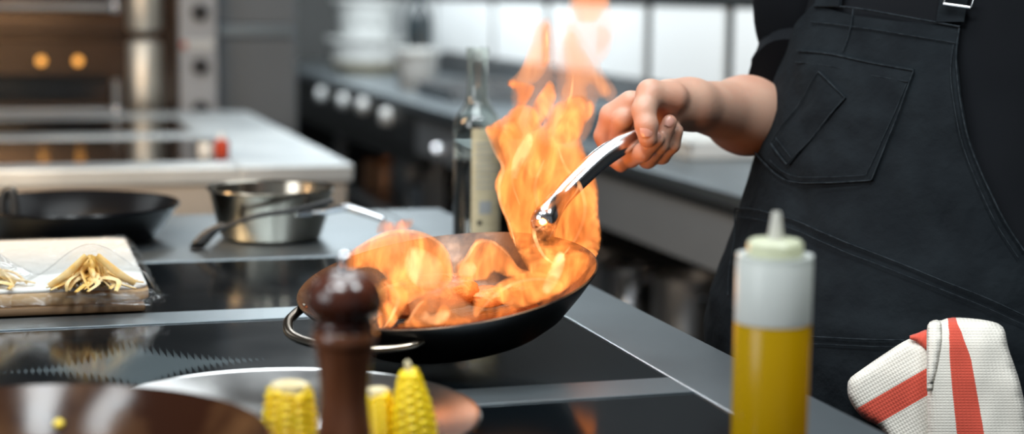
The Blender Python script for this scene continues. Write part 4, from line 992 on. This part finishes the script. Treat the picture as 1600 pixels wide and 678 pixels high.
def cloth_quad(topl, botl, off, th, m, name, parent, nu=26, nv=26):
    tp = resample(topl, 4, False, False); bt_ = resample(botl, 4, False, False)
    tp = np.c_[np.interp(np.linspace(0, 1, nu), np.linspace(0, 1, len(tp)), tp[:, 0]), np.interp(np.linspace(0, 1, nu), np.linspace(0, 1, len(tp)), tp[:, 1])]
    bt_ = np.c_[np.interp(np.linspace(0, 1, nu), np.linspace(0, 1, len(bt_)), bt_[:, 0]), np.interp(np.linspace(0, 1, nu), np.linspace(0, 1, len(bt_)), bt_[:, 1])]
    G = np.zeros((nv, nu, 3)); N = np.zeros((nv, nu, 3))
    for j in range(nv):
        for i in range(nu):
            t = j / (nv - 1); q = tp[i] * (1 - t) + bt_[i] * t; p, th_, D = hit(q[0], q[1], AO)
            w_, d = apt(th_, p[2], AO); e = min(i, nu - 1 - i, j, nv - 1 - j); puff = .0025 * min(1, e / 5) * (1 + noise.noise((q[0] * .03, q[1] * .03, 3)))
            G[j, i] = w_ + d * (off + puff); N[j, i] = d
    return obj(name, sheet(G, th, N), m, parent)
def seam(pts, off=.0025, r=.0009, parent=None, name='seam', m=SEAM):
    P = resample(pts, 7, False, True); r *= .8; off -= .0012; obj(name, tube([ahit(x, y, AO) + (ahit(x, y, AO) - np.array([*torso(1.1)[0], ahit(x, y, AO)[2]])) / .2 * off for x, y in P], r, len(P), 6, smooth=False), m, parent or apron)
pk = cloth_quad([(1258, 78), (1300, 82), (1360, 96), (1428, 108)], [(1187, 238), (1236, 283), (1300, 285), (1365, 281)], .0035, .003, APRON, 'chest_pocket', apron, 36, 36)
seam([(1258, 80), (1300, 84), (1360, 98), (1428, 110)], .0085, .0013, pk); seam([(1254, 97), (1298, 102), (1356, 116), (1421, 128)], .0085, .0008, pk)
seam([(1428, 110), (1404, 180), (1366, 280)], .0085, .0012, pk); seam([(1418, 130), (1396, 184), (1358, 272)], .0085, .0007, pk)
seam([(1365, 281), (1300, 285), (1237, 283), (1208, 258), (1187, 238)], .0085, .0012, pk); seam([(1356, 273), (1300, 276), (1241, 274), (1212, 250)], .0085, .0007, pk)
pp = cloth_quad([(1292, 112), (1328, 153)], [(1217, 224), (1240, 257)], .0075, .003, APRON, 'pen_pocket', apron, 14, 24)
seam([(1292, 112), (1328, 153)], .013, .0013, pp); seam([(1328, 153), (1285, 208), (1240, 257)], .013, .0011, pp); seam([(1292, 112), (1252, 170), (1217, 224)], .013, .0011, pp); seam([(1217, 224), (1240, 257)], .013, .0016, pp); seam([(1224, 214), (1247, 246)], .013, .0008, pp)
seam([(1276, 9), (1330, 12), (1400, 24), (1500, 42)], .005, .0016); seam([(1272, 34), (1335, 42), (1400, 52), (1498, 68)], .005, .0009)
seam([(1334, 12), (1330, 42), (1318, 80)], .005, .0012)
seam([(1499, 44), (1494, 90), (1498, 150), (1509, 210), (1531, 270), (1563, 335), (1600, 392)], .005, .0015); seam([(1490, 70), (1485, 110), (1489, 158), (1500, 216), (1522, 278), (1553, 344), (1590, 402)], .005, .0009)
seam([(1150, 325), (1190, 329), (1236, 342), (1300, 367), (1358, 391), (1420, 416), (1470, 437), (1540, 465), (1600, 493)], .005, .0014); seam([(1152, 339), (1190, 343), (1236, 356), (1300, 382), (1358, 406), (1420, 431), (1470, 451), (1540, 480), (1600, 508)], .005, .0009)
seam([(1150, 325), (1145, 380), (1141, 430), (1140, 462)], .005, .0011); seam([(1268, 526), (1330, 528), (1414, 531)], .005, .0013); seam([(1268, 537), (1330, 539), (1414, 542)], .005, .0008)
# straps and buckle
def strap(x0, x1, y0, y1, name, lean=0):
    cloth_quad([(x0 + lean, y1), (x1 + lean, y1)], [(x0, y0), (x1, y0)], .0045, .004, APRON, name, apron, 8, 20)
strap(1462, 1506, 34, -95, 'shoulder_strap', 22); strap(1278, 1312, 10, -95, 'shoulder_strap', 12)
bp_ = [(1476, 4), (1482, -8), (1522, -6), (1519, 10), (1514, 12)]
obj('buckle', join(tube([ahit(x, y, AO + .014) for x, y in [(1474, 6), (1480, -10), (1524, -6), (1518, 12)]], .0022, 20, 10, smooth=False), tube([ahit(x, y, AO + .014) for x, y in [(1474, 6), (1518, 12)]], .0022, 6, 10)), CHROME, apron)

# ------------------------------------------------------------------ towel
def towel_mat():
    m, n, l, b = newmat('waffle_towel'); b.inputs['Roughness'].default_value = .9; b.inputs['Sheen Weight'].default_value = .15
    uv = n.new('ShaderNodeTexCoord'); sp_ = n.new('ShaderNodeSeparateXYZ'); l.new(uv.outputs['UV'], sp_.inputs[0])
    def mth(op, a, c=None):
        x = n.new('ShaderNodeMath'); x.operation = op
        for i, v in enumerate((a, c)):
            if v is None: continue
            if isinstance(v, (int, float)): x.inputs[i].default_value = v
            else: l.new(v, x.inputs[i])
        return x.outputs[0]
    u, v = sp_.outputs[0], sp_.outputs[1]   # u: 0..1 across the red stripe, v along it (same unit = stripe width)
    st = mth('MULTIPLY', mth('GREATER_THAN', mth('ADD', u, mth('MULTIPLY', mth('SINE', mth('MULTIPLY', v, 60)), .012)), 0), mth('LESS_THAN', u, 1))
    t = n.new('ShaderNodeTexNoise'); t.inputs['Scale'].default_value = 30; l.new(uv.outputs['UV'], t.inputs['Vector'])
    r1 = n.new('ShaderNodeMixRGB'); r1.inputs[1].default_value = (.60, .055, .030, 1); r1.inputs[2].default_value = (.68, .11, .065, 1); l.new(t.outputs[0], r1.inputs[0])
    r2 = n.new('ShaderNodeMixRGB'); r2.inputs[1].default_value = (.72, .67, .58, 1); r2.inputs[2].default_value = (.80, .76, .69, 1); l.new(t.outputs[0], r2.inputs[0])
    mx = n.new('ShaderNodeMixRGB'); l.new(st, mx.inputs[0]); l.new(r2.outputs[0], mx.inputs[1]); l.new(r1.outputs[0], mx.inputs[2]); l.new(mx.outputs[0], b.inputs['Base Color'])
    wv = mth('MULTIPLY', mth('ABSOLUTE', mth('SINE', mth('MULTIPLY', u, 20))), mth('ABSOLUTE', mth('SINE', mth('MULTIPLY', v, 26))))
    bp = n.new('ShaderNodeBump'); bp.inputs['Strength'].default_value = .30; bp.inputs['Distance'].default_value = .0018; l.new(wv, bp.inputs['Height']); l.new(bp.outputs[0], b.inputs['Normal'])
    return m
TOW = towel_mat()
tw = thing('striped_towel', hit(1500, 520, .02)[0], 'off white towel with red stripes tucked in the apron at the hip', 'towel')
def tdepth(off):
    def f_(p):
        y = min(p[1], 640); return hit(min(p[0], 1640), y, AO)[2] - off + .004 * noise.noise((p[0] * .03, p[1] * .012, 1.7))
    return f_
def flap(name, poly, off, T, uvf, w=9, step=9):
    g, PX = inflate(poly, tdepth(off), T, w, step, True)
    return obj(name, g, TOW, tw, uv=[uvf(p) for p in PX], sharp=False)
d_ = np.array([-.78, .62]); n_l = np.array([.50, .866])
def uv_left(p):   # stripe between the lines through (1450,574) and (1450,617)
    q = (p - np.array([1450, 574])); return ((q @ n_l) / (43 * .866), (q @ np.array([-.866, .5])) / 37)
flap('left_flap', [(1324, 606), (1327, 592), (1345, 578), (1380, 554), (1419, 530), (1436, 532), (1452, 546), (1460, 590), (1460, 690), (1458, 770), (1440, 770), (1410, 715), (1374, 668), (1352, 656), (1338, 642), (1326, 622)], .018, .006, uv_left)
def uv_tab(p): return (.5, (p[0] - 1400) / 30)
flap('red_corner', [(1417, 527), (1434, 520), (1450, 515), (1456, 530), (1456, 552), (1446, 546), (1432, 534)], .024, .003, uv_tab, 5, 5)
def uv_right(p):
    x0 = np.interp(p[1], [495, 505, 520, 560, 610, 678, 780], [1482, 1484, 1484, 1484, 1488, 1495, 1508]); x1 = np.interp(p[1], [495, 505, 520, 560, 610, 678, 780], [1490, 1494, 1502, 1517, 1526, 1538, 1556])
    u = (p[0] - x0) / (x1 - x0)
    if u > 1: u = 1 + (p[0] - x1) / 37
    if u < 0: u = (p[0] - x0) / 37
    return (u, p[1] / 37)
flap('right_flap', [(1449, 520), (1452, 505), (1462, 501), (1474, 500), (1486, 496), (1524, 498), (1556, 504), (1569, 514), (1576, 545), (1590, 585), (1600, 625), (1612, 690), (1622, 780), (1455, 780), (1450, 690), (1449, 600)], .032, .010, uv_right, 10)
flap('fold_edge', [(1448, 520), (1451, 505), (1460, 500), (1470, 503), (1472, 530), (1466, 570), (1458, 605), (1454, 660), (1449, 660), (1448, 590)], .042, .004, lambda p: (-2 + (p[0] - 1450) / 37, p[1] / 37), 7, 6)
